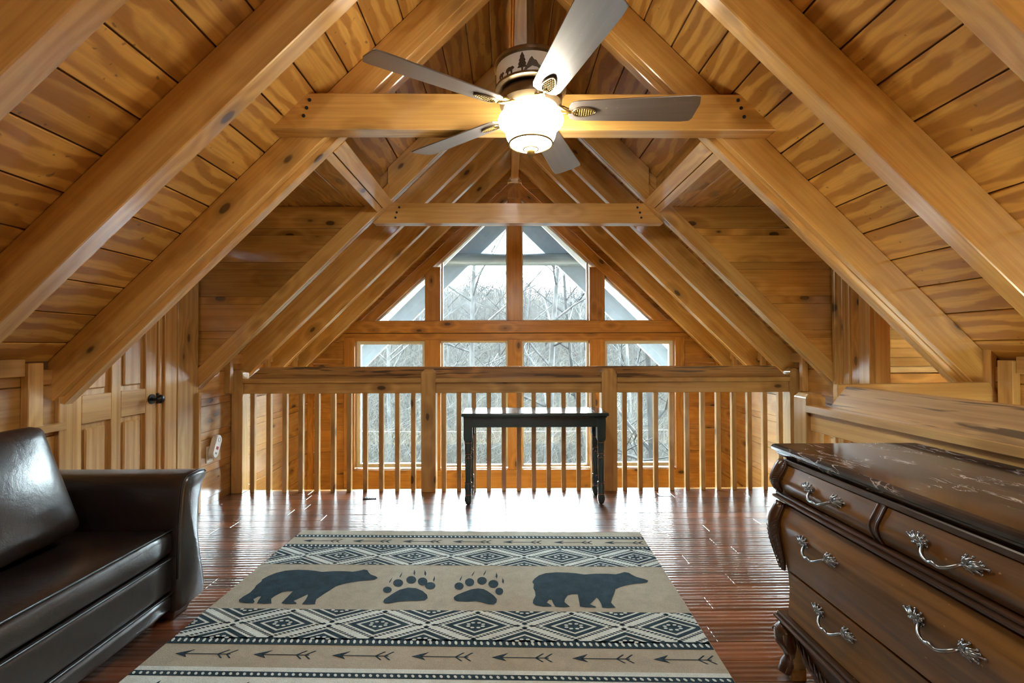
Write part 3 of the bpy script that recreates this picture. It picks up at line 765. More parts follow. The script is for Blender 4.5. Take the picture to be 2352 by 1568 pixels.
def dotted(v0, v1):
    strip(v0, v1, 'dotted_band', M['navy'], 2)
    m_ = RugMB(); vm = (v0+v1)/2; h = (v1-v0)*0.27; u = 0.015
    while u < RWD-0.01:
        m_.shape([(u+0.0062*cos(t)+0.003*sin(t), vm+h*sin(t)) for t in [2*pi*i/8 for i in range(8)]], 3); u += 0.0265
    o = m_.done('dots', M['cream']); o['kind'] = 'stuff'
for v0, v1 in ((0.082, 0.118), (0.230, 0.266), (1.168, 1.214), (1.377, 1.405), (1.70, 1.73)): dotted(v0, v1)
def arrows(vm, h):
    u = 0.09
    while u < RWD-0.12:
        m_ = RugMB(); L = 0.25
        m_.shape([(u, vm), (u+0.062, vm-h), (u+0.040, vm)], 2); m_.shape([(u, vm), (u+0.040, vm), (u+0.058, vm+h*0.8)], 2)
        m_.shape(rect(u+0.035, u+L*0.9, vm-0.0018, vm+0.0018), 2)
        for k in (0.17, 0.205):
            m_.shape([(u+k, vm), (u+k+0.03, vm-h), (u+k+0.037, vm-h), (u+k+0.008, vm)], 2); m_.shape([(u+k, vm), (u+k+0.008, vm), (u+k+0.034, vm+h*0.9), (u+k+0.027, vm+h*0.9)], 2)
        m_.done('arrow_motif', M['navy']); u += 0.318
arrows(0.175, 0.024); arrows(1.278, 0.026)
def diamond(uc, vc, half, clip):
    m_ = RugMB(); W, H = 0.205, half
    def ring(k0, k1, mb, lay):
        P0 = [(uc+W*k0, vc), (uc, vc+H*k0), (uc-W*k0, vc), (uc, vc-H*k0)]; P1 = [(uc+W*k1, vc), (uc, vc+H*k1), (uc-W*k1, vc), (uc, vc-H*k1)]
        for i in range(4): j = (i+1) % 4; mb.shape([P0[i], P0[j], P1[j], P1[i]], lay, clip)
    # hatched outline
    k1 = 0.90
    for i, (sx, sy) in enumerate(((1, 1), (-1, 1), (-1, -1), (1, -1))):
        for n in range(13):
            t0 = (n+0.12)/13; t1 = (n+0.72)/13
            a = (uc+sx*W*k1*(1-t0), vc+sy*H*k1*t0); b_ = (uc+sx*W*k1*(1-t1), vc+sy*H*k1*t1)
            m_.shape([a, b_, (b_[0]-sx*0.014, b_[1]-sy*0.006), (a[0]-sx*0.014, a[1]-sy*0.006)], 2, clip)
    for sx, sy in ((1, 0), (-1, 0), (0, 1), (0, -1)):
        cu, cv = uc+sx*W*0.9, vc+sy*H*0.9; e = 0.014
        m_.shape([(cu-e, cv), (cu, cv-e*0.6), (cu+e, cv), (cu, cv+e*0.6)], 2, clip)
    ring(0.68, 0.50, m_, 2); ring(0.40, 0.0001, m_, 2)
    m_.done('diamond_motif', M['navy'])
    f = RugMB()
    for k in range(8):
        t = pi/8+k*pi/4; cu, cv = uc+W*0.17*cos(t), vc+H*0.17*sin(t)
        f.shape([(cu+0.012*cos(q_)*0.8, cv+0.007*sin(q_)*0.8) for q_ in [2*pi*i/6 for i in range(6)]], 3, clip)
    f.done('floral_motif', M['cream'])
for v0, v1 in bands:
    vc, hf = (v0+v1)/2, (v1-v0)/2
    cl = (0.004, RWD-0.004, v0+0.001, v1-0.001)
    for k in range(-1, 7): diamond(0.415+0.431*k, vc, hf*0.98, cl)
    for k in range(-1, 7):
        for vv in (v0, v1): diamond(0.415+0.431*(k-0.5), vv, hf*0.98, cl)
def zoomuv(x, y, ox, oy, k=3.92):
    return rug_uv(*ground(ox+x/k, oy+y/k, ZR))
BEAR = [(480, 575), (500, 545), (540, 515), (600, 495), (700, 487), (800, 490), (880, 497), (950, 507), (1050, 500), (1150, 500), (1230, 505), (1270, 497), (1310, 485), (1350, 492), (1370, 505), (1420, 530), (1490, 548), (1525, 562), (1515, 578), (1470, 585), (1400, 590), (1330, 603), (1270, 620), (1230, 640), (1218, 680), (1205, 710), (1190, 760), (1215, 790), (1232, 805), (1160, 808), (1110, 805), (1100, 770), (1080, 735), (1060, 715), (1030, 745), (1000, 775), (1050, 795), (1055, 805), (960, 803), (910, 795), (900, 740), (890, 685), (840, 685), (800, 695), (775, 730), (770, 755), (800, 780), (822, 798), (760, 802), (690, 798), (670, 770), (655, 735), (630, 735), (612, 760), (650, 782), (655, 795), (580, 797), (510, 785), (485, 765), (490, 735), (510, 700), (505, 660), (490, 630), (495, 595)]
bear_uv = [zoomuv(x, y, 1100, 1190) for x, y in BEAR]
du = rug_uv(*ground(548, 1378, ZR))[0]-min(u for u, v in bear_uv)
def flat_tri(mb, uv, lay):   # concave outline: let bmesh triangulate
    bm = bmesh.new(); vs = [bm.verts.new((*rug_pt(u, v), 0)) for u, v in uv]; f = bm.faces.new(vs)
    r = bmesh.ops.triangulate(bm, faces=[f]); bm.verts.index_update()
    z = ZR+0.0006*lay
    V = [(v.co.x, v.co.y, z) for v in bm.verts]; Fc = [tuple(v.index for v in f.verts) for f in bm.faces]
    mb.add(V, Fc); bm.free()
for k, off in enumerate((du, 0.0)):
    m_ = RugMB(); flat_tri(m_, [(u+off, v+(0.0 if k else -0.004)) for u, v in bear_uv], 2)
    tag(m_.build('bear_motif', M['navy'], rug), ('left' if k == 0 else 'right')+' walking bear silhouette')
PAW2 = [(1890, 712), (1920, 690), (1980, 665), (2050, 640), (2110, 632), (2160, 638), (2200, 660), (2250, 695), (2280, 730), (2275, 760), (2250, 778), (2200, 775), (2150, 760), (2090, 748), (2000, 752), (1920, 748), (1895, 735)]
PAW1 = [(1255, 750), (1265, 730), (1340, 680), (1400, 645), (1480, 625), (1550, 630), (1610, 655), (1650, 690), (1655, 720), (1630, 740), (1560, 745), (1470, 745), (1390, 752), (1310, 768), (1270, 768)]
TOE = [[(1293, 645, 40, 28), (1390, 583, 45, 34), (1508, 555, 45, 34), (1610, 570, 44, 36), (1678, 608, 48, 32)], [(1938, 612, 42, 34), (2033, 577, 42, 36), (2145, 563, 44, 34), (2247, 592, 46, 36), (2300, 658, 36, 32)]]
CLAW = [[(1320, 560, 20), (1413, 512, 16), (1537, 490, -2), (1635, 495, -6), (1713, 548, 4)], [(1953, 543, 14), (2063, 500, 20), (2168, 493, 16), (2277, 517, -4), (2335, 565, -6)]]
for k, pw in enumerate((PAW1, PAW2)):
    m_ = RugMB(); flat_tri(m_, [zoomuv(x, y, 560, 1190) for x, y in pw], 2)
    for (x, y, a, b_) in TOE[k]: flat_tri(m_, [zoomuv(x+a*cos(t), y+b_*sin(t), 560, 1190) for t in [2*pi*i/14 for i in range(14)]], 2)
    for (x, y, s_) in CLAW[k]: flat_tri(m_, [zoomuv(x+s_*0.9, y-28, 560, 1190), zoomuv(x+8, y, 560, 1190), zoomuv(x-s_*0.5, y+26, 560, 1190), zoomuv(x-10, y+10, 560, 1190)], 2)
    m_.build('paw_motif', M['navy'], rug)
for k in range(7):
    m_ = RugMB(); u = 0.10+k*0.33
    m_.shape([(u, 1.52), (u+0.05, 1.43), (u+0.06, 1.47), (u+0.085, 1.47), (u+0.085, 1.56), (u, 1.56)], 2); m_.shape(rect(u+0.14, u+0.27, 1.445, 1.475), 2)
    m_.done('tree_motif', M['navy'])

# ------------------------------------------------------------------ leather sofa
def leather():
    m, nt, b = newmat('dark espresso leather')
    tc = nt.nodes.new('ShaderNodeTexCoord')
    n1 = noise(nt, tc.outputs['Object'], 9.0, 5.0, 0.6, 0.8); n2 = noise(nt, tc.outputs['Object'], 260.0, 2.0, 0.5)
    nt.links.new(mixc(nt, n1, (0.012, 0.0085, 0.008), (0.024, 0.017, 0.016)), b.inputs['Base Color'])
    b.inputs['Roughness'].default_value = 0.32; b.inputs['Specular IOR Level'].default_value = 0.8; b.inputs['Coat Weight'].default_value = 0.25; b.inputs['Coat IOR'].default_value = 1.6; b.inputs['Coat Roughness'].default_value = 0.25
    h = math_(nt, 'ADD', math_(nt, 'MULTIPLY', n1, 0.7), math_(nt, 'MULTIPLY', n2, 0.08)); bump(nt, b, h, 0.12, 0.03)
    return m
M['leather'] = leather()
M['piping'] = plain('black piping', (0.010, 0.008, 0.008), 0.35, 0, 0.6)
M['darkwood'] = plain('dark brown wooden foot', (0.05, 0.022, 0.01), 0.35, 0, 0.5, 12, 0.3)
sofa = empty('leather_sofa', (-2.0, 1.3, 0), 0, 'dark brown leather sofa with flared arm along the left wall', 'sofa')
def puff(name, lo, hi, mat, par, r=0.03, bul=(0, 0, 0), grain='x', n=10):
    """soft cushion: rounded box with bulging faces"""
    lo, hi = Vector(lo), Vector(hi); c = (lo+hi)/2; h = (hi-lo)/2
    bm = bmesh.new(); bmesh.ops.create_cube(bm, size=2.0)
    bmesh.ops.subdivide_edges(bm, edges=bm.edges, cuts=n, use_grid_fill=True)
    for v in bm.verts:
        p = v.co.copy(); q_ = Vector((p.x*h.x, p.y*h.y, p.z*h.z))
        inn = Vector((max(-h.x+r, min(h.x-r, q_.x)), max(-h.y+r, min(h.y-r, q_.y)), max(-h.z+r, min(h.z-r, q_.z))))
        d = q_-inn
        if d.length > 1e-9: q_ = inn+d.normalized()*r
        for i in range(3):
            j, k = (i+1) % 3, (i+2) % 3
            if bul[i]: q_[i] += (1 if p[i] > 0 else -1)*bul[i]*(1-p[j]**2)*(1-p[k]**2)*abs(p[i])
        v.co = q_
    me = bpy.data.meshes.new(name); bm.to_mesh(me); bm.free()
    for pl in me.polygons: pl.use_smooth = True
    return obj(name, me, mat, Matrix.Translation(c), par)
SY0, SY1 = 0.25, 2.145
puff('seat_cushion', (-2.30, SY0, 0.305), (-1.592, SY1, 0.425), M['leather'], sofa, 0.035, (0.012, 0, 0.014), n=14)
puff('front_panel', (-1.70, SY0, 0.145), (-1.598, SY1, 0.302), M['leather'], sofa, 0.016, (0.004, 0, 0), n=12)
puff('front_roll', (-1.70, SY0, 0.055), (-1.594, SY1, 0.143), M['leather'], sofa, 0.03, (0.006, 0, 0), n=12)
puff('base_frame', (-2.36, SY0, 0.06), (-1.69, SY1, 0.30), M['leather'], sofa, 0.02, n=4)
puff('backrest', (-2.42, SY0, 0.25), (-2.17, SY1, 0.80), M['leather'], sofa, 0.06, (0.02, 0, 0), n=8)
# far arm: profile in y-z, extruded along x
def arm_profile():
    R_ = [(2.318, 0.055), (2.318, 0.10), (2.305, 0.17), (2.284, 0.27), (2.270, 0.36), (2.268, 0.44), (2.276, 0.52), (2.296, 0.585), (2.325, 0.622), (2.330, 0.636), (2.318, 0.647), (2.285, 0.651), (2.23, 0.650), (2.195, 0.643), (2.175, 0.625), (2.162, 0.58), (2.150, 0.48), (2.143, 0.36), (2.140, 0.2), (2.140, 0.055)]
    return R_
AP = arm_profile()
def arm(y_shift, mir, name):
    ap = [((SY0+0.0)-(y-SY1) if mir else y, z) for y, z in AP]
    xs = [-2.40, -1.62, -1.588, -1.572, -1.566]; ins = [0, 0, 0.0, 0.006, 0.016]
    cy = sum(p[0] for p in ap)/len(ap); cz_ = sum(p[1] for p in ap)/len(ap)
    V = []; n = len(ap)
    for x, i in zip(xs, ins):
        for (y, z) in ap:
            V.append((x, y+(i if y < cy else -i), z+(i*0.7 if z < 0.1 else -i*0.7 if z > 0.6 else 0)))
    m = len(xs)
    Fc = [(i*n+j, i*n+(j+1) % n, (i+1)*n+(j+1) % n, (i+1)*n+j) for i in range(m-1) for j in range(n)]+[tuple(range(n)), tuple((m-1)*n+j for j in range(n-1, -1, -1))]
    a = mk(name, V, Fc, M['leather'], sofa); smooth_by_angle(a, 50)
    p = MB(); p.tube([(-1.578, y, z) for y, z in ap[1:-1]], 0.0045, 6); p.build('piping', M['piping'], a, smooth=True)
arm(0, False, 'armrest'); arm(0, True, 'armrest')
for zz, xx in ((0.425, -1.600), (0.303, -1.594), (0.144, -1.596)):
    p = MB(); p.tube([(xx, SY0, zz-0.004), (xx, SY1, zz-0.004)], 0.0045, 6); p.build('piping', M['piping'], sofa, smooth=True)
for yy in (2.16, 0.15):
    f = MB(); a, b_ = yy, yy+0.13
    f.add([(-1.60, a, 0.056), (-1.72, a, 0.056), (-1.72, b_, 0.056), (-1.60, b_, 0.056), (-1.62, a+0.01, 0), (-1.70, a+0.01, 0), (-1.70, b_-0.02, 0), (-1.62, b_-0.02, 0)], [(0, 1, 2, 3), (7, 6, 5, 4), (0, 4, 5, 1), (1, 5, 6, 2), (2, 6, 7, 3), (3, 7, 4, 0)])
    f.build('foot', M['darkwood'], sofa, bevel=0.004)
    box('foot', (-2.36, a, 0), (-2.28, b_, 0.06), M['darkwood'], sofa)
def back_cushion(y0, y1):
    o = puff('back_cushion', (-0.10, y0, -0.235), (0.10, y1, 0.235), M['leather'], sofa, 0.04, (0.055, 0.006, 0.006), n=14)
    c = Vector((-2.02, (y0+y1)/2, 0.665))
    M_ = Matrix.Translation(c) @ Matrix.Rotation(radians(-20), 4, 'Y') @ Matrix.Rotation(radians(2), 4, 'X')
    o.matrix_basis = M_; WM[o.name] = M_
    return o
back_cushion(1.30, 1.985); back_cushion(0.42, 1.27)

# ------------------------------------------------------------------ marble-topped bombe dresser
def walnut(name, light, dark, rough=0.28):
    m, nt, b = newmat(name)
    S, rnd = obj_coords(nt, 1, 3.0)
    g = noise(nt, S((2.0, 34, 34)), 1.0, 4.0, 0.6, 0.5); br = noise(nt, S((1.5, 5, 5)), 1.0, 2.0)
    f = math_(nt, 'ADD', math_(nt, 'MULTIPLY', g, 0.6), math_(nt, 'MULTIPLY', br, 0.4))
    col = mixc(nt, maprange(nt, f, 0.33, 0.68), light, dark)
    sp = maprange(nt, noise(nt, S((45, 60, 60)), 1.0, 1.0), 0.76, 0.80, 0.0, 0.7); col = mixc(nt, sp, col, (0.45, 0.28, 0.10))
    nt.links.new(col, b.inputs['Base Color']); b.inputs['Roughness'].default_value = rough; b.inputs['Specular IOR Level'].default_value = 0.55
    bump(nt, b, g, 0.05, 0.004)
    return m
M['walnut'] = walnut('antique walnut veneer', (0.215, 0.098, 0.018), (0.085, 0.036, 0.008))
M['carved'] = walnut('dark carved walnut', (0.085, 0.036, 0.014), (0.028, 0.013, 0.007), 0.3)
M['gilt'] = plain('rubbed gilt wood', (0.22, 0.12, 0.03), 0.45, 0, 0.4, 30, 0.7)
M['pewter'] = plain('antique pewter', (0.30, 0.33, 0.36), 0.28, 1.0, 0.5, 60, 0.4)
def marble():
    m, nt, b = newmat('dark brown marble')
    S, rnd = obj_coords(nt, 1, 1.0)
    c0 = mixc(nt, maprange(nt, noise(nt, S((1.5, 6, 6)), 1.0, 4.0, 0.6, 0.6), 0.35, 0.68), (0.016, 0.012, 0.011), (0.085, 0.062, 0.052))
    v1 = nt.nodes.new('ShaderNodeTexNoise'); nt.links.new(S((5, 12, 12)), v1.inputs['Vector']); v1.inputs['Scale'].default_value = 1.6; v1.inputs['Detail'].default_value = 5.0; v1.inputs['Distortion'].default_value = 1.2
    ridge = math_(nt, 'ABSOLUTE', math_(nt, 'SUBTRACT', v1.outputs[0], 0.5))
    vein = maprange(nt, ridge, 0.0, 0.024, 1.0, 0.0)
    gate = maprange(nt, noise(nt, S((3.2, 6, 6)), 1.5, 2.0), 0.47, 0.60)
    nt.links.new(mixc(nt, math_(nt, 'MULTIPLY', vein, gate), c0, (0.66, 0.62, 0.58)), b.inputs['Base Color'])
    b.inputs['Roughness'].default_value = 0.12; b.inputs['Specular IOR Level'].default_value = 0.6
    return m
M['marble'] = marble()
DY0, DY1 = 0.84, 1.775
dres = empty('dresser', (1.2, 1.3, 0), 0, 'bombe walnut dresser with dark marble top and pewter pulls', 'dresser')
HT = 0.862
prof_top = [(0.936, HT-0.004), (0.932, HT-0.012), (0.934, HT-0.022), (0.945, HT-0.028), (0.947, HT-0.034), (0.956, HT-0.044), (0.960, HT-0.047)]
def sweep_top():
    V = []; rings = []
    pr = [(0.012, HT)]+[(x-0.932, z) for x, z in prof_top]
    for off, z in pr:
        rings.append([(0.932+off, 1.822-off, z), (0.932+off, 0.79+off, z), (1.488, 0.79+off, z), (1.488, 1.822-off, z)])
    n = len(rings)
    for r_ in rings: V += r_
    Fc = [(0, 1, 2, 3), tuple(4*(n-1)+i for i in (3, 2, 1, 0))]
    for i in range(n-1):
        for j in range(4): k = (j+1) % 4; Fc.append((4*i+j, 4*(i+1)+j, 4*(i+1)+k, 4*i+k))
    o = mk('marble_top', V, Fc, M['marble'], dres, 'y'); tag(o, 'dark brown marble top with white veins')
    return o
sweep_top()
# front profile: x of the front face against height
PROF = [(0.955, 0.812), (0.957, 0.80), (0.945, 0.775), (0.930, 0.748), (0.927, 0.733), (0.932, 0.715), (0.944, 0.697), (0.948, 0.690), (0.948, 0.652), (0.938, 0.63), (0.924, 0.60), (0.920, 0.575), (0.925, 0.53), (0.936, 0.48), (0.948, 0.43), (0.956, 0.38), (0.960, 0.33), (0.958, 0.28), (0.953, 0.235)]
def px_at(z):
    for (x0, z0), (x1, z1) in zip(PROF, PROF[1:]):
        if z1 <= z <= z0:
            t = (z0-z)/(z0-z1) if z0 != z1 else 0; return x0+(x1-x0)*t
    return PROF[0][0] if z > PROF[0][1] else PROF[-1][0]
def curved_panel(name, z0, z1, y0, y1, push, mat, par, thick=0.03, grain='y', n=14):
    V = []; 
    for i in range(n+1):
        z = z1+(z0-z1)*i/n; x = px_at(z)-push
        V += [(x, y0, z), (x, y1, z), (x+thick, y0, z), (x+thick, y1, z)]
    Fc = []
    for i in range(n):
        a, b_ = 4*i, 4*i+4
        Fc += [(a, a+1, b_+1, b_), (a+2, b_+2, b_+3, a+3), (a, b_, b_+2, a+2), (a+1, a+3, b_+3, b_+1)]
    Fc += [(0, 2, 3, 1), (4*n, 4*n+1, 4*n+3, 4*n+2)]
    return smooth_by_angle(mk(name, V, Fc, mat, par, grain, origin=(px_at((z0+z1)/2), (y0+y1)/2, (z0+z1)/2)), 40)
body = MB(); 
zs = [0.812-(0.812-0.21)*i/24 for i in range(25)]
pb = [(px_at(z)+0.006, z) for z in zs]
prof_body = pb+[(1.475, 0.21), (1.475, 0.812)]
smooth_by_angle(prism('case', prof_body, 'xz', DY0, DY1-0.01, M['walnut'], dres, 'y'), 35)
box('top_rail', (0.944, DY0, 0.797), (0.99, DY1-0.012, 0.816), M['carved'], dres, 'y', 0.003)
# mouldings (three stepped fillets each)
def moulding(name, z0, z1, out, par):
    m_ = MB(); h = z1-z0
    for a, b_, e in ((0, .28, 0.55), (.30, .62, 1.0), (.64, 1.0, 0.7)):
        m_.box((0.955-out*e, DY0-0.005, z0+h*a), (1.47, DY1+out*e*0.6, z0+h*b_))
    return m_.build(name, M['carved'], par, 'y', bevel=0.004, seg=2)
moulding('waist_moulding', 0.655, 0.688, 0.036, dres)
moulding('base_moulding', 0.200, 0.236, 0.036, dres)
def handle(par, y, z, nm='pull'):
    x = px_at(z)-0.006
    h = MB(); hw = 0.052
    pts = []
    for i in range(15):
        t = -1+2*i/14; a = abs(t)
        dz = -0.026*(1-a**2.2)+0.006*math.exp(-(t/0.16)**2); dx = -0.026*(1-a**4)
        pts.append((x+dx-0.004, y+t*hw, z+dz))
    h.tube(pts, [0.0042+0.0022*math.exp(-(((-1+2*i/14))/0.12)**2) for i in range(15)], 8)
    o = h.build(nm, M['pewter'], par, 'y', smooth=True)
    for s in (-1, 1):   # leafy rosettes
        r_ = MB(); yc = y+s*hw*1.08
        r_.ball((x-0.001, yc, z), (0.006, 0.009, 0.009), 8, 5)
        for ang, L in ((8, .046), (32, .034), (-26, .034), (62, .026), (-58, .026), (100, .020), (-98, .020), (18, .036), (-8, .030), (140, .014), (-140, .014)):
            ca, sa = cos(radians(ang)), sin(radians(ang))
            tip = (x-0.001, yc+s*L*ca, z+L*sa*0.8+0.004)
            r_.tube([(x-0.002, yc, z), (x-0.008, yc+s*L*0.5*ca, z+L*0.5*sa*0.8+0.004), tip], [0.003, 0.0042, 0.0016], 6)
            r_.ball(tip, 0.0033, 6, 4)
        r_.build('rosette', M['pewter'], o, 'y', smooth=True)
    return o
YD = 1.298
drawers = [(0.694, 0.794, YD+0.016, DY1-0.03, (1.517,), 0.752), (0.694, 0.794, DY0+0.03, YD-0.016, (1.09,), 0.752),
           (0.412, 0.648, DY0+0.03, DY1-0.03, (1.532, 1.09), 0.565), (0.240, 0.402, DY0+0.03, DY1-0.03, (1.512, 1.09), 0.345)]
for k, (z0, z1, y0, y1, hy, hz) in enumerate(drawers):
    d = curved_panel('drawer', z0, z1, y0, y1, 0.005, M['walnut'], dres, 0.02)
    for yy in hy: handle(d, yy, hz)
curved_panel('drawer_divider', 0.692, 0.797, YD-0.012, YD+0.012, 0.008, M['carved'], dres, 0.02)
for yy in (YD-0.012, YD+0.012):
    b_ = MB(); b_.tube([(px_at(0.797-0.105*i/12)-0.009, yy, 0.797-0.105*i/12) for i in range(13)], 0.003, 6); b_.build('bead', M['carved'], dres, 'z', smooth=True)
# carved corner pilasters at the far end (acanthus leaf columns)
def pilaster(zhi, zlo, yc):
    n = 16; pts = []; rs = []
    for i in range(n+1):
        t = i/n; z = zhi+(zlo-zhi)*t; pts.append((px_at(z)-0.010, yc, z)); rs.append(0.022*(0.55+0.75*sin(pi*min(1, t*0.9+0.12))**0.8)*(1-0.35*t))
    m_ = MB(); m_.tube(pts, rs, 12); o = m_.build('carved_corner', M['carved'], dres, 'z', smooth=True)
    for i in range(2, n-1):   # leaf ribs
        z = zhi+(zlo-zhi)*i/n; z2 = zhi+(zlo-zhi)*(i+1.5)/n; x1 = px_at(z)-0.010; r1 = rs[i]
        for s in (-1, 1):
            g = MB(); g.tube([(x1-r1*0.75, yc+s*0.002, z2), (x1-r1*0.85, yc+s*r1*0.55, (z+z2)/2+0.003), (x1-r1*0.35, yc+s*r1*0.98, z+0.004)], [0.0014, 0.0026, 0.001], 5)
            g.build('leaf_rib', M['carved'], o, 'z', smooth=True)
    for s in (-1, 1):
        b_ = MB(); b_.tube([(p[0]-r_*0.2, p[1]+s*r_*1.05, p[2]) for p, r_ in zip(pts, rs)], 0.0028, 6); b_.build('edge_bead', M['carved'], o, 'z', smooth=True)
    return o
pilaster(0.810, 0.692, DY1-0.012); pilaster(0.652, 0.40, DY1-0.012)
# scroll feet
def scroll_foot(yc, xc):
    pts = [(xc+0.010, yc, 0.195), (xc-0.012, yc, 0.170), (xc-0.010, yc, 0.140), (xc+0.008, yc, 0.105), (xc+0.014, yc, 0.075), (xc+0.004, yc, 0.050), (xc-0.006, yc, 0.028), (xc+0.010, yc, 0.010), (xc+0.03, yc, 0.004)]
    rs = [0.030, 0.036, 0.034, 0.026, 0.023, 0.027, 0.027, 0.010, 0.004]
    rs = [min(r_, p[2]-0.0005) if p[2] < 0.03 else r_ for r_, p in zip(rs, pts)]
    m_ = MB(); m_.tube(pts, rs, 12); f = m_.build('scroll_foot', M['carved'], dres, 'z', smooth=True)
    w_ = MB(); w_.tube([(xc-0.012-0.034+0.004+0.004*t, yc+0.022*cos(t*4.5)*(1-t*0.75), 0.168+0.022*sin(t*4.5)*(1-t*0.75)) for t in [i/16 for i in range(17)]], 0.0035, 6); w_.build('volute', M['carved'], f, 'z', smooth=True)
    for s in (-1, 1):
        g = MB(); g.tube([(p[0]-r_*0.5, p[1]+s*r_*0.75, max(p[2], 0.006)) for p, r_ in zip(pts[1:-1], rs[1:-1])], 0.003, 6); g.build('gilt_edge', M['gilt'], f, 'z', smooth=True)
    b_ = MB(); b_.box((xc+0.0, yc-0.028, 0.0), (xc+0.055, yc+0.026, 0.045)); b_.add([(xc+0.0, yc-0.026, 0.045), (xc+0.055, yc-0.026, 0.045), (xc+0.055, yc+0.024, 0.045), (xc, yc+0.024, 0.045), (xc+0.03, yc-0.02, 0.16), (xc+0.055, yc-0.02, 0.16), (xc+0.055, yc+0.02, 0.16), (xc+0.03, yc+0.02, 0.16)], [(0, 1, 5, 4), (1, 2, 6, 5), (2, 3, 7, 6), (3, 0, 4, 7)])
    b_.build('foot_block', M['gilt'], f, 'z', bevel=0.003)
    return f
for yc in (DY1-0.01, DY0+0.03):
    for xc in (0.955, 1.40): scroll_foot(yc, xc)
# scalloped carved apron below the base moulding
ap = [(1.72, 0.2), (1.72, 0.15), (1.68, 0.10), (1.60, 0.075), (1.50, 0.062), (1.40, 0.07), (1.31, 0.11), (1.22, 0.07), (1.12, 0.062), (1.02, 0.075), (0.94, 0.10), (0.90, 0.15), (0.90, 0.2)]
apn = prism('apron', ap, 'yz', 0.962, 0.985, M['carved'], dres, 'y', 0.003)
for (ya, yb_, sg) in ((1.70, 1.33, 1), (0.92, 1.29, -1)):
    for i in range(13):
        t = i/13; y0 = ya+(yb_-ya)*t; zlow = 0.078+0.045*abs(2*t-1)**1.6; L = 0.055
        g = MB(); g.tube([(0.958, y0, zlow+0.055), (0.953, y0+(yb_-ya)*0.05, zlow+0.028), (0.957, y0+(yb_-ya)*0.11, zlow-0.002)], [0.0015, 0.0065, 0.001], 6)
        g.build('carved_leaf', M['carved'], apn, 'z', smooth=True)

# ------------------------------------------------------------------ ceiling fan with lamp
M['bronze'] = plain('antique bronze', (0.19, 0.13, 0.07), 0.32, 0.85, 0.5, 30, 0.25)
M['brass'] = plain('aged brass', (0.30, 0.20, 0.06), 0.3, 0.9)
M['drum'] = plain('parchment drum', (0.80, 0.82, 0.76), 0.55, 0, 0.3, 20, 0.12)
M['cutout'] = plain('rusted metal cutout', (0.075, 0.055, 0.035), 0.5, 0.4)
M['blade'] = walnut('walnut fan blade with painted sheen', (0.15, 0.125, 0.11), (0.085, 0.068, 0.058), 0.3)  # base greyed to stand in for window reflections on the blades
_b = M['blade'].node_tree.nodes['Principled BSDF']; _b.inputs['Coat Weight'].default_value = 1.0; _b.inputs['Coat IOR'].default_value = 2.3; _b.inputs['Coat Roughness'].default_value = 0.3
def bowlmat():
    m, nt, b = newmat('lit alabaster glass bowl')
    b.inputs['Base Color'].default_value = (0.9, 0.88, 0.8, 1); b.inputs['Roughness'].default_value = 0.3
    b.inputs['Emission Color'].default_value = (1.0, 0.93, 0.77, 1); b.inputs['Emission Strength'].default_value = LAMP
    return m
M['bowl'] = bowlmat()
FX, FY = 0.018, 2.14
fan = empty('ceiling_fan', (FX, FY, 2.3), 0, 'five-blade ceiling fan with lit glass bowl and woodland drum', 'ceiling fan')
r_ = MB(); r_.lathe([(0.0175, 2.50), (0.0175, 3.20)], (FX, FY, 0), 14); smooth_by_angle(r_.build('downrod', M['bronze'], fan, 'z'))
r_ = MB(); r_.lathe([(0.02, 3.10), (0.05, 3.12), (0.065, 3.17), (0.066, 3.224)], (FX, FY, 0), 20); smooth_by_angle(r_.build('canopy', M['bronze'], fan, 'z'))
r_ = MB(); r_.lathe([(0.02, 2.542), (0.10, 2.538), (0.160, 2.530), (0.168, 2.522), (0.168, 2.508), (0.160, 2.502)], (FX, FY, 0), 40); smooth_by_angle(r_.build('top_rim', M['bronze'], fan))
r_ = MB(); r_.lathe([(0.158, 2.415), (0.1575, 2.503)], (FX, FY, 0), 48); drum = smooth_by_angle(r_.build('drum', M['drum'], fan))
r_ = MB(); r_.lathe([(0.10, 2.398), (0.150, 2.400), (0.163, 2.406), (0.163, 2.416), (0.156, 2.419)], (FX, FY, 0), 40); smooth_by_angle(r_.build('lower_rim', M['bronze'], fan))
def wrap(pts, name, par, a0, k=1.0):
    """flat silhouette wrapped on the drum; x = arc length, z = height above the lower rim"""
    bm = bmesh.new(); vs = [bm.verts.new((x, z, 0)) for x, z in pts]; f = bm.faces.new(vs)
    bmesh.ops.triangulate(bm, faces=[f]); bm.verts.index_update()
    V = []; 
    for rr in (0.1585, 0.1605):
        for v in bm.verts:
            a = a0+v.co.x*k/0.158; V.append((FX+rr*cos(a), FY+rr*sin(a), 2.418+v.co.y*k))
    n = len(bm.verts); Fc = [tuple(v.index+n for v in f.verts) for f in bm.faces]; bm.free()
    m = len(pts); Fc += [(i, (i+1) % m, n+(i+1) % m, n+i) for i in range(m)]
    return mk(name, V, Fc, M['cutout'], par)
PINE = [(-0.003, 0), (-0.003, 0.012), (-0.018, 0.012), (-0.012, 0.022), (-0.016, 0.024), (-0.010, 0.036), (-0.013, 0.038), (-0.007, 0.050), (-0.009, 0.052), (0, 0.070), (0.009, 0.052), (0.007, 0.050), (0.013, 0.038), (0.010, 0.036), (0.016, 0.024), (0.012, 0.022), (0.018, 0.012), (0.003, 0.012), (0.003, 0)]
MNT = [(-0.032, 0), (-0.022, 0.018), (-0.010, 0.042), (-0.002, 0.050), (0.006, 0.038), (0.014, 0.036), (0.024, 0.020), (0.036, 0.012), (0.042, 0)]
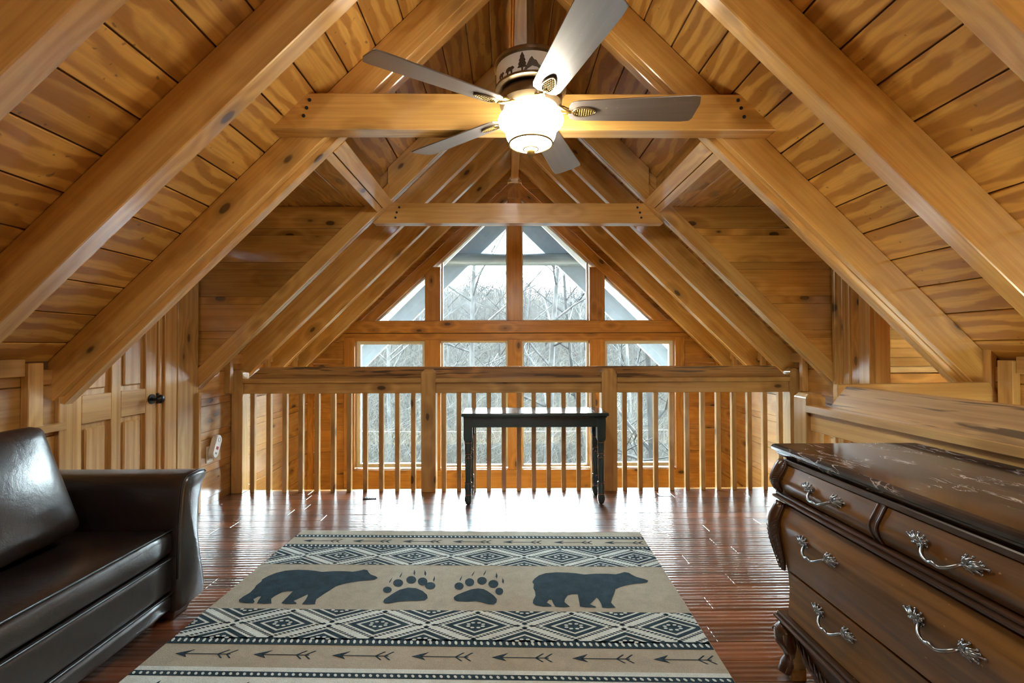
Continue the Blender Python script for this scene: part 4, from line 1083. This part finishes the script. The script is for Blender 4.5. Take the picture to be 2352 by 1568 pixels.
BR2 = [(-0.022, 0.012), (-0.018, 0.024), (-0.006, 0.030), (0.008, 0.028), (0.016, 0.030), (0.024, 0.022), (0.018, 0.016), (0.014, 0.016), (0.013, 0), (0.007, 0), (0.005, 0.012), (-0.006, 0.012), (-0.008, 0), (-0.014, 0), (-0.015, 0.012)]
for k in range(3):
    a = radians(-98+120*k)
    wrap(PINE, 'pine_cutout', drum, a-0.14, 1.15); wrap(MNT, 'mountain_cutout', drum, a+0.14, 1.15); wrap(BR2, 'bear_cutout', drum, a-0.52); wrap(BR2, 'bear_cutout', drum, a-0.85, 0.8); wrap(PINE, 'pine_cutout', drum, a+0.66)
r_ = MB(); r_.lathe([(0.09, 2.318), (0.125, 2.326), (0.142, 2.345), (0.145, 2.372), (0.135, 2.392), (0.10, 2.399)], (FX, FY, 0), 40); smooth_by_angle(r_.build('motor_housing', M['bronze'], fan))
r_ = MB(); r_.lathe([(0.05, 2.27), (0.062, 2.276), (0.066, 2.30), (0.078, 2.312), (0.08, 2.32)], (FX, FY, 0), 28); smooth_by_angle(r_.build('fitter', M['bronze'], fan))
r_ = MB(); r_.lathe([(0.060, 2.283), (0.120, 2.289), (0.146, 2.286), (0.150, 2.276), (0.147, 2.262), (0.132, 2.245), (0.118, 2.232), (0.112, 2.20), (0.098, 2.172), (0.072, 2.155), (0.035, 2.148), (0.0, 2.147)], (FX, FY, 0), 48); bowl = smooth_by_angle(r_.build('glass_bowl', M['bowl'], fan), 60); tag(bowl, 'glowing white alabaster glass bowl')
def torus(R, r, z, name, mat, par):
    m_ = MB(); m_.tube([(FX+R*cos(2*pi*i/40), FY+R*sin(2*pi*i/40), z) for i in range(41)], r, 8, False); return m_.build(name, mat, par, smooth=True)
torus(0.099, 0.0045, 2.168, 'brass_ring', M['brass'], bowl); torus(0.034, 0.0035, 2.144, 'brass_ring', M['brass'], bowl)
r_ = MB(); r_.lathe([(0.012, 2.148), (0.018, 2.140), (0.018, 2.128), (0.012, 2.115), (0.003, 2.108)], (FX, FY, 0), 16, lambda z, a: 0.10*sin(8*a+z*500)); r_.build('finial', M['brass'], fan, smooth=True)
ZBL = 2.318
def blade(ang):
    A = Matrix.Translation((FX, FY, ZBL)) @ Matrix.Rotation(ang, 4, 'Z') @ Matrix.Rotation(radians(-13), 4, 'X')
    out = [(0.175, -0.03), (0.185, -0.052), (0.21, -0.062), (0.28, -0.066), (0.72, -0.083), (0.745, -0.078), (0.758, -0.03), (0.752, 0.06), (0.742, 0.078), (0.70, 0.082), (0.28, 0.066), (0.21, 0.062), (0.185, 0.052), (0.175, 0.03)]
    def P(x, y, z): return A @ Vector((x, y, z))
    n = len(out); V = [P(x, y, -0.003) for x, y in out]+[P(x, y, 0.003) for x, y in out]
    Rg = (Matrix.Rotation(ang, 3, 'Z') @ Matrix.Rotation(radians(-13), 3, 'X'))
    bl = mk('blade', V, [tuple(range(n-1, -1, -1)), tuple(range(n, 2*n))]+[(i, (i+1) % n, n+(i+1) % n, n+i) for i in range(n)], M['blade'], fan, Rg, 0.0015)
    ir = MB(); ir.tube([P(0.10, 0, 0.022), P(0.15, 0, 0.016), P(0.19, 0, -0.006), P(0.215, 0, -0.008)], [0.014, 0.010, 0.008, 0.006], 8)
    ir.tube([P(0.11, -0.03, 0.012), P(0.15, -0.012, -0.002), P(0.19, 0, -0.008)], 0.005, 6); ir.tube([P(0.11, 0.03, 0.012), P(0.15, 0.012, -0.002), P(0.19, 0, -0.008)], 0.005, 6)
    iron = ir.build('blade_iron', M['brass'], bl, smooth=True)
    o_ = MB(); ring = [(0.245+0.052*cos(t), 0.026*sin(t)*(1-0.25*cos(t)), -0.008) for t in [2*pi*i/24 for i in range(25)]]
    o_.tube([P(*p) for p in ring], 0.0045, 6, False); o_.build('medallion_rim', M['bronze'], bl, smooth=True)
    c_ = MB()
    for i in range(9):
        for j in range(-3, 4):
            x = 0.203+i*0.0105; yy = j*0.0085+(0.00425 if i % 2 else 0)
            if ((x-0.245)/0.047)**2+(yy/0.022)**2 < 1:
                p = P(x, yy, -0.0075); c_.ball(p, (0.0046, 0.0046, 0.004), 6, 4)
    c_.build('pinecone_medallion', M['brass'], bl, smooth=True)
for k in range(5): blade(radians(-2.5+72*k))

# ------------------------------------------------------------------ unseen globe light added behind the viewpoint to brighten near rafter fronts
rl = empty('added_rear_light', (0, -1.35, 3.22), 0, 'added unseen globe light behind the viewpoint that brightens the near rafters', 'added light')
r_ = MB(); r_.lathe([(0.055, 3.19), (0.06, 3.2), (0.06, 3.224)], (0, -1.35, 0), 20); smooth_by_angle(r_.build('canopy', M['bronze'], rl))
r_ = MB(); r_.lathe([(0.008, 2.62), (0.008, 3.195)], (0, -1.35, 0), 10); r_.build('rod', M['bronze'], rl)
M['globe'] = bowlmat(); M['globe'].name = 'added glowing globe'
M['globe'].node_tree.nodes['Principled BSDF'].inputs['Emission Strength'].default_value = 48.0
M['globe'].node_tree.nodes['Principled BSDF'].inputs['Emission Color'].default_value = (0.93, 0.97, 1.0, 1)
r_ = MB(); r_.ball((0, -1.35, 2.5), (0.13, 0.13, 0.125), 24, 14); r_.build('globe', M['globe'], rl, smooth=True)

# ------------------------------------------------------------------ small things
ol = tag(box('outlet_plate', (-2.45, 3.705, 0.335), (-2.443, 3.785, 0.465), M['ivory'], None, 'z', 0.003), 'ivory electrical outlet plate on the left plank wall', 'outlet')
for zz in (0.372,):
    m_ = MB(); m_.tube([(-2.4435, 3.745, zz), (-2.441, 3.745, zz)], 0.017, 14); soc = m_.build('socket', M['white'], ol, 'z')
    for dy in (-0.006, 0.006): box('slot', (-2.4412, 3.745+dy-0.001, zz-0.004), (-2.4405, 3.745+dy+0.001, zz+0.006), M['black'], soc)
def detector():
    M_ = Matrix.Translation((-2.44, 3.77, 0.455)) @ Matrix.Rotation(radians(-24), 4, 'X')
    o = empty('carbon_monoxide_alarm', (-2.43, 3.77, 0.455), 0, 'white plug-in alarm with red display on the left wall outlet', 'alarm')
    pr = []
    for cy, cz2, a0 in ((0, 0.055, 0), (0, -0.055, pi)):
        pr += [(cy+0.038*cos(a0+pi*i/10), cz2+0.038*sin(a0+pi*i/10)) for i in range(11)]
    n = len(pr); V = []
    for x, k in ((0.0, 0.9), (0.006, 1.0), (0.036, 1.0), (0.043, 0.9)): V += [M_ @ Vector((x, y*k, z*k)) for y, z in pr]
    Fc = [(i*n+j, i*n+(j+1) % n, (i+1)*n+(j+1) % n, (i+1)*n+j) for i in range(3) for j in range(n)]+[tuple(range(n)), tuple(range(4*n-1, 3*n-1, -1))]
    b_ = smooth_by_angle(mk('case', V, Fc, M['white'], o, 'z'), 30)
    def chip(nm, y0, y1, z0, z1, mat):
        V = [M_ @ Vector((x, y, z)) for x in (0.042, 0.0445) for y in (y0, y1) for z in (z0, z1)]
        mk(nm, V, [(0, 1, 3, 2), (4, 6, 7, 5), (0, 4, 5, 1), (2, 3, 7, 6), (0, 2, 6, 4), (1, 5, 7, 3)], mat, o)
    chip('display', -0.014, 0.014, -0.022, 0.0, M['red']); chip('label_print', -0.012, 0.012, -0.06, -0.045, M['print'])
    s_ = MB(); s_.tube([M_ @ Vector((0.044, 0.016*cos(t), 0.055+0.016*sin(t))) for t in [2*pi*i/16 for i in range(17)]], 0.0012, 5, False); s_.build('button_ring', M['print'], o)
detector()
vt = tag(box('floor_vent', (-1.275, 3.865, 0.0), (-1.165, 3.925, 0.006), M['black'], None, 'x', 0.002), 'small black vent plate on the floor near the left railing', 'vent')
for k in range(6): box('louver', (-1.262+k*0.016, 3.875, 0.006), (-1.254+k*0.016, 3.915, 0.009), M['print'], vt)
pp = MB()
pp.add([(1.165+0.1*i/4, 3.90+0.065*j, 0.0015+0.012*(i/4-0.5)**2*(1+j)) for i in range(5) for j in range(2)], [(2*i, 2*i+2, 2*i+3, 2*i+1) for i in range(4)])
pp.add([(x, y, z-0.001) for x, y, z in pp.V[:10]], [(2*i+1, 2*i+3, 2*i+2, 2*i) for i in range(4)])
tag(pp.build('paper_slip', M['white']), 'small slip of white paper lying on the floor near the right railing', 'paper')

# ------------------------------------------------------------------ outside
M['eave'] = plain('eave with painted haze', (0.24, 0.30, 0.37), 0.7, 0, 0.3, 8, 0.2)  # bluish haze over the brown wood is put into this colour
M['eavepale'] = plain('eave rafter with painted edge light', (0.85, 0.88, 0.90), 0.7, 0, 0.3, 8, 0.15)  # whitened so the rafter edges look brightly lit
M['log'] = pine('weathered log', (0.12, 0.15, 0.17), (0.07, 0.09, 0.105), 0.3, 0.7, 0.05, 0.6)
YO = 7.15
ev = MB()
for s in (-1, 1):
    V = [(s*x, yy, ZC-T*x+dz) for x in (0, 4.2) for yy in (YG+0.17, YO) for dz in (-0.02, 0.05)]
    ev.add(V, [(0, 1, 3, 2), (4, 6, 7, 5), (0, 4, 5, 1), (2, 3, 7, 6), (0, 2, 6, 4), (1, 5, 7, 3)])
eave = tag(ev.build('roof_eave', M['eave']), 'roof overhang outside the gable windows, bluish haze in its colour', 'roof')
for s in (-1, 1):
    for k, yy in enumerate((6.05, 6.45, 6.85)):
        prism('eave_rafter', [(0, ZC-0.02), (s*4.2, ZC-0.02-T*4.2), (s*4.2, ZC-0.16-T*4.2), (0, ZC-0.16)], 'xz', yy, yy+0.05, M['eavepale'], eave, slope_frame(s))
    prism('barge_rafter', [(0, ZC+0.04), (s*4.2, ZC+0.04-T*4.2), (s*4.2, 3.14-T*4.2), (0, 3.14)], 'xz', YO-0.06, YO+0.02, M['eave'], eave, slope_frame(s))
lg = MB(); lg.tube([(-1.1, 7.06, 2.565), (1.1, 7.06, 2.565)], 0.095, 16); smooth_by_angle(lg.build('tie_log', M['log'], eave))
# hillside ------------------------------------------------------------------
def hz(x, y):
    t = max(0.0, min(1.0, (y-8)/95.0))
    base = -5.2+12.2*t*t*(3-2*t)
    return base+3.2*math.exp(-((x+16)/22.0)**2)*t*t-1.2*math.exp(-((x-2)/14.0)**2)*t+0.5*sin(x*0.19+y*0.11)+0.3*sin(x*0.5-y*0.31)
def leaflitter():
    m, nt, b = newmat('leaf litter')
    tc = nt.nodes.new('ShaderNodeTexCoord')
    f = noise(nt, tc.outputs['Object'], 0.9, 8.0, 0.7); g = noise(nt, tc.outputs['Object'], 9.0, 4.0, 0.7)
    c = mixc(nt, maprange(nt, math_(nt, 'ADD', math_(nt, 'MULTIPLY', f, 0.5), math_(nt, 'MULTIPLY', g, 0.5)), 0.36, 0.64), (0.0033, 0.0028, 0.0021), (0.0110, 0.0094, 0.0072))
    nt.links.new(c, b.inputs['Base Color']); b.inputs['Roughness'].default_value = 1.0; b.inputs['Specular IOR Level'].default_value = 0.0
    return m
M['litter'] = leaflitter()
M['yard'] = plain('dry winter grass', (0.12, 0.11, 0.08), 1.0, 0, 0.0, 2, 0.4)
nx, ny = 60, 60
V = []; Fc = []
for j in range(ny+1):
    for i in range(nx+1):
        y = 8+ (150-8)*(j/ny)**1.6; x = (-1+2*i/nx)*(22+y*1.0); V.append((x, y, hz(x, y)))
for j in range(ny):
    for i in range(nx): a = j*(nx+1)+i; Fc.append((a, a+1, a+nx+2, a+nx+1))
gd = MB(); gd.add([(-160, -120, -5.7), (160, -120, -5.7), (160, 160, -5.7), (-160, 160, -5.7), (-160, -120, -6.5), (160, -120, -6.5), (160, 160, -6.5), (-160, 160, -6.5)], [(0, 1, 2, 3), (7, 6, 5, 4), (0, 4, 5, 1), (1, 5, 6, 2), (2, 6, 7, 3), (3, 7, 4, 0)])
tag(gd.build('ground', M['yard']), 'dry winter ground around the house', 'ground', kind='structure')
hill = tag(mk('hillside', V, Fc, M['litter'], smooth=True), 'wooded brown hillside beyond the windows', 'hillside', kind='structure')
def bark(name, a, b_):
    m, nt, b = newmat(name)
    S, rnd = obj_coords(nt, 1, 10.0)
    f = noise(nt, S((1, 1, 0.4)), 6.0, 5.0, 0.65)
    nt.links.new(mixc(nt, maprange(nt, f, 0.35, 0.65), a, b_), b.inputs['Base Color']); b.inputs['Roughness'].default_value = 0.9; b.inputs['Specular IOR Level'].default_value = 0.1
    return m
M['bark1'] = bark('grey bark', (0.0056, 0.0051, 0.0047), (0.0159, 0.0152, 0.0145)); M['bark2'] = bark('pale bark', (0.0093, 0.0091, 0.0087), (0.0243, 0.0239, 0.0229)); M['bark3'] = bark('dark bark', (0.0019, 0.0017, 0.0015), (0.0056, 0.0049, 0.0044))
def tree_mesh(name, mat, H, R0, seed, levels=3, spread=0.75, nb=(9, 5, 4), lean=0.06, first=0.25):
    r = random.Random(seed); mb = MB()
    def grow(p, d, L, rad, lev):
        n = 6 if lev == 0 else 4; pts = [p]; rs = [rad]; q_ = p.copy(); dd = d.copy()
        for i in range(n):
            dd = (dd+Vector((r.uniform(-1, 1), r.uniform(-1, 1), r.uniform(-0.5, 0.8)))*(lean if lev == 0 else 0.2)).normalized()
            q_ = q_+dd*(L/n); pts.append(q_.copy()); rs.append(rad*(1-0.8*(i+1)/n))
        mb.tube(pts, rs, 5 if lev == 0 else 3, False)
        if lev < levels:
            for k in range(nb[lev]):
                t = r.uniform(first if lev == 0 else 0.2, 0.97); f = t*n; i = min(int(f), n-1); c = pts[i].lerp(pts[i+1], f-i)
                a = r.uniform(0, 2*pi); up = r.uniform(0.15, 0.9)
                side = Vector((cos(a), sin(a), 0)); bd = (side*spread+Vector((0, 0, up))+dd*0.2).normalized()
                grow(c, bd, L*(0.42 if lev == 0 else 0.5)*r.uniform(0.6, 1.1)*(1.15-0.6*t), rs[i]*0.5+0.002, lev+1)
    grow(Vector((0, 0, -0.3)), Vector((r.uniform(-.05, .05), r.uniform(-.05, .05), 1)).normalized(), H, R0, 0)
    me = bpy.data.meshes.new(name); me.from_pydata(mb.V, [], mb.F); me.materials.append(mat)
    for p in me.polygons: p.use_smooth = True
    return me
protos = [tree_mesh('bare_tree', M['bark1'], 11, 0.12, 11), tree_mesh('bare_tree', M['bark2'], 12, 0.11, 12, 3, 0.6), tree_mesh('bare_tree', M['bark1'], 9, 0.09, 13, 3, 0.8, (11, 5, 3)), tree_mesh('bare_tree', M['bark3'], 12, 0.13, 14), tree_mesh('bare_tree', M['bark2'], 13, 0.10, 15, 3, 0.5, (8, 5, 4))]
names = {0: 'bare grey tree on the hillside', 1: 'bare pale-barked tree on the hillside', 2: 'short bushy bare grey tree on the hillside', 3: 'bare dark-barked tree on the hillside', 4: 'tall slim pale tree on the hillside'}
r = random.Random(21); spots = []
while len(spots) < 250:
    y = 13+r.random()**0.7*80; half = 0.36*y+1.5; x = r.uniform(-half, half)
    if y < 24 and r.random() < 0.7: continue
    if y < 95 and abs(x/y+10.4/92) < 0.018 and y > 40: continue
    spots.append((x, y))
for (x, y) in spots:
    k = r.randrange(5); o = bpy.data.objects.new('bare_tree', protos[k]); s_ = r.uniform(0.75, 1.15)*(0.72 if y > 55 else 0.9)
    place(o, Matrix.Translation((x, y, hz(x, y))) @ Matrix.Rotation(r.uniform(0, 6.28), 4, 'Z') @ Matrix.Scale(s_, 4), None)
    tag(o, names[k], 'tree', 'bare trees on the hillside')
# undergrowth: uncountable thin saplings and twigs, one object
sg = MB(); r = random.Random(5)
for i in range(20000):
    y = 11+r.random()**0.8*85; half = 0.37*y+2; x = r.uniform(-half, half); z0 = hz(x, y)-0.1
    H = r.uniform(1.0, 5.5)*(1.0 if y < 45 else 1.35); dx, dy = r.gauss(0, 0.42)*H*0.75, r.uniform(-.3, .3)*H*0.3; wd = 0.006+0.00048*y*r.uniform(0.5, 1.3)
    p0 = Vector((x, y, z0)); p1 = p0+Vector((dx*0.4+r.uniform(-.1, .1), dy*.4, H*0.55)); p2 = p0+Vector((dx, dy, H))
    sg.tube([p0, p1, p2], [wd, wd*0.7, wd*0.2], 3, False)
    for k in range(4):
        t = r.uniform(0.25, 0.95); c = p0.lerp(p2, t); a = r.uniform(0, 6.28); l = H*r.uniform(0.15, 0.5)
        sg.tube([c, c+Vector((cos(a)*l, sin(a)*l*0.4, l*r.uniform(0.2, 0.9)))], [wd*0.5, wd*0.12], 3, False)
M['twig'] = bark('mixed twig bark', (0.0061, 0.0054, 0.0044), (0.0196, 0.0183, 0.0159))
tag(sg.build('undergrowth', M['twig']), 'dense tangle of leafless saplings and twigs on the hillside', 'undergrowth', kind='stuff')
# two close trees whose limbs cross the right-hand panes
def near_tree(x, y, H, R0, seed, mat, label, rz=0):
    me = tree_mesh('bare_tree', mat, H, R0, seed, 3, 1.15, (12, 7, 6), 0.05, 0.35)
    o = bpy.data.objects.new('bare_tree', me); place(o, Matrix.Translation((x, y, hz(x, y))) @ Matrix.Rotation(rz, 4, 'Z'), None)
    tag(o, label, 'tree')
near_tree(3.2, 10.2, 9.5, 0.15, 41, M['bark3'], 'close dark tree with crooked limbs across the right-hand windows', 0.6)
near_tree(-1.2, 13.5, 11, 0.13, 43, M['bark1'], 'close grey-trunked tree seen through the window left of the centre post', 2.0)
near_tree(1.05, 14.5, 10, 0.17, 44, M['bark1'], 'close grey trunk seen through the balusters right of the centre post', 1.0)
# far house on the ridge
hs = empty('hill_house', (-10.3, 92, hz(-10.3, 92)), 0, 'distant white house on the wooded ridge', 'house')
M['siding'] = plain('white siding', (0.75, 0.74, 0.70), 0.8); M['shingle'] = plain('grey shingle', (0.18, 0.17, 0.17), 0.9); M['darkpane'] = plain('dark window pane', (0.03, 0.035, 0.04), 0.2)
z0 = hz(-10.3, 92)+7.2
hb = MB(); hb.box((-12.2, 89, z0-7), (-8.6, 94, z0+3.4)); hb.build('walls', M['siding'], hs)
prism('roof', [(-12.6, z0+3.4), (-8.2, z0+3.4), (-10.4, z0+5.0)], 'xz', 88.6, 94.4, M['shingle'], hs)
for i in range(2):
    for j in range(2): box('window', (-11.6+i*1.7, 88.9, z0+0.2+j*1.6), (-10.7+i*1.7, 89.0, z0+1.3+j*1.6), M['darkpane'], hs)
M['cable'] = plain('grey cable', (0.05, 0.05, 0.055), 0.6)
# utility cables in front of the trees
for k, (zz, lb) in enumerate(((-0.6, 'upper thin utility cable outside the lower windows'), (-1.35, 'lower thin utility cable outside the lower windows'))):
    c = MB(); c.tube([(-9+18*i/20, 11.0, zz-0.12+0.12*((i-10)/10)**2) for i in range(21)], 0.003, 5); tag(c.build('utility_cable', M['cable']), lb, 'cable')
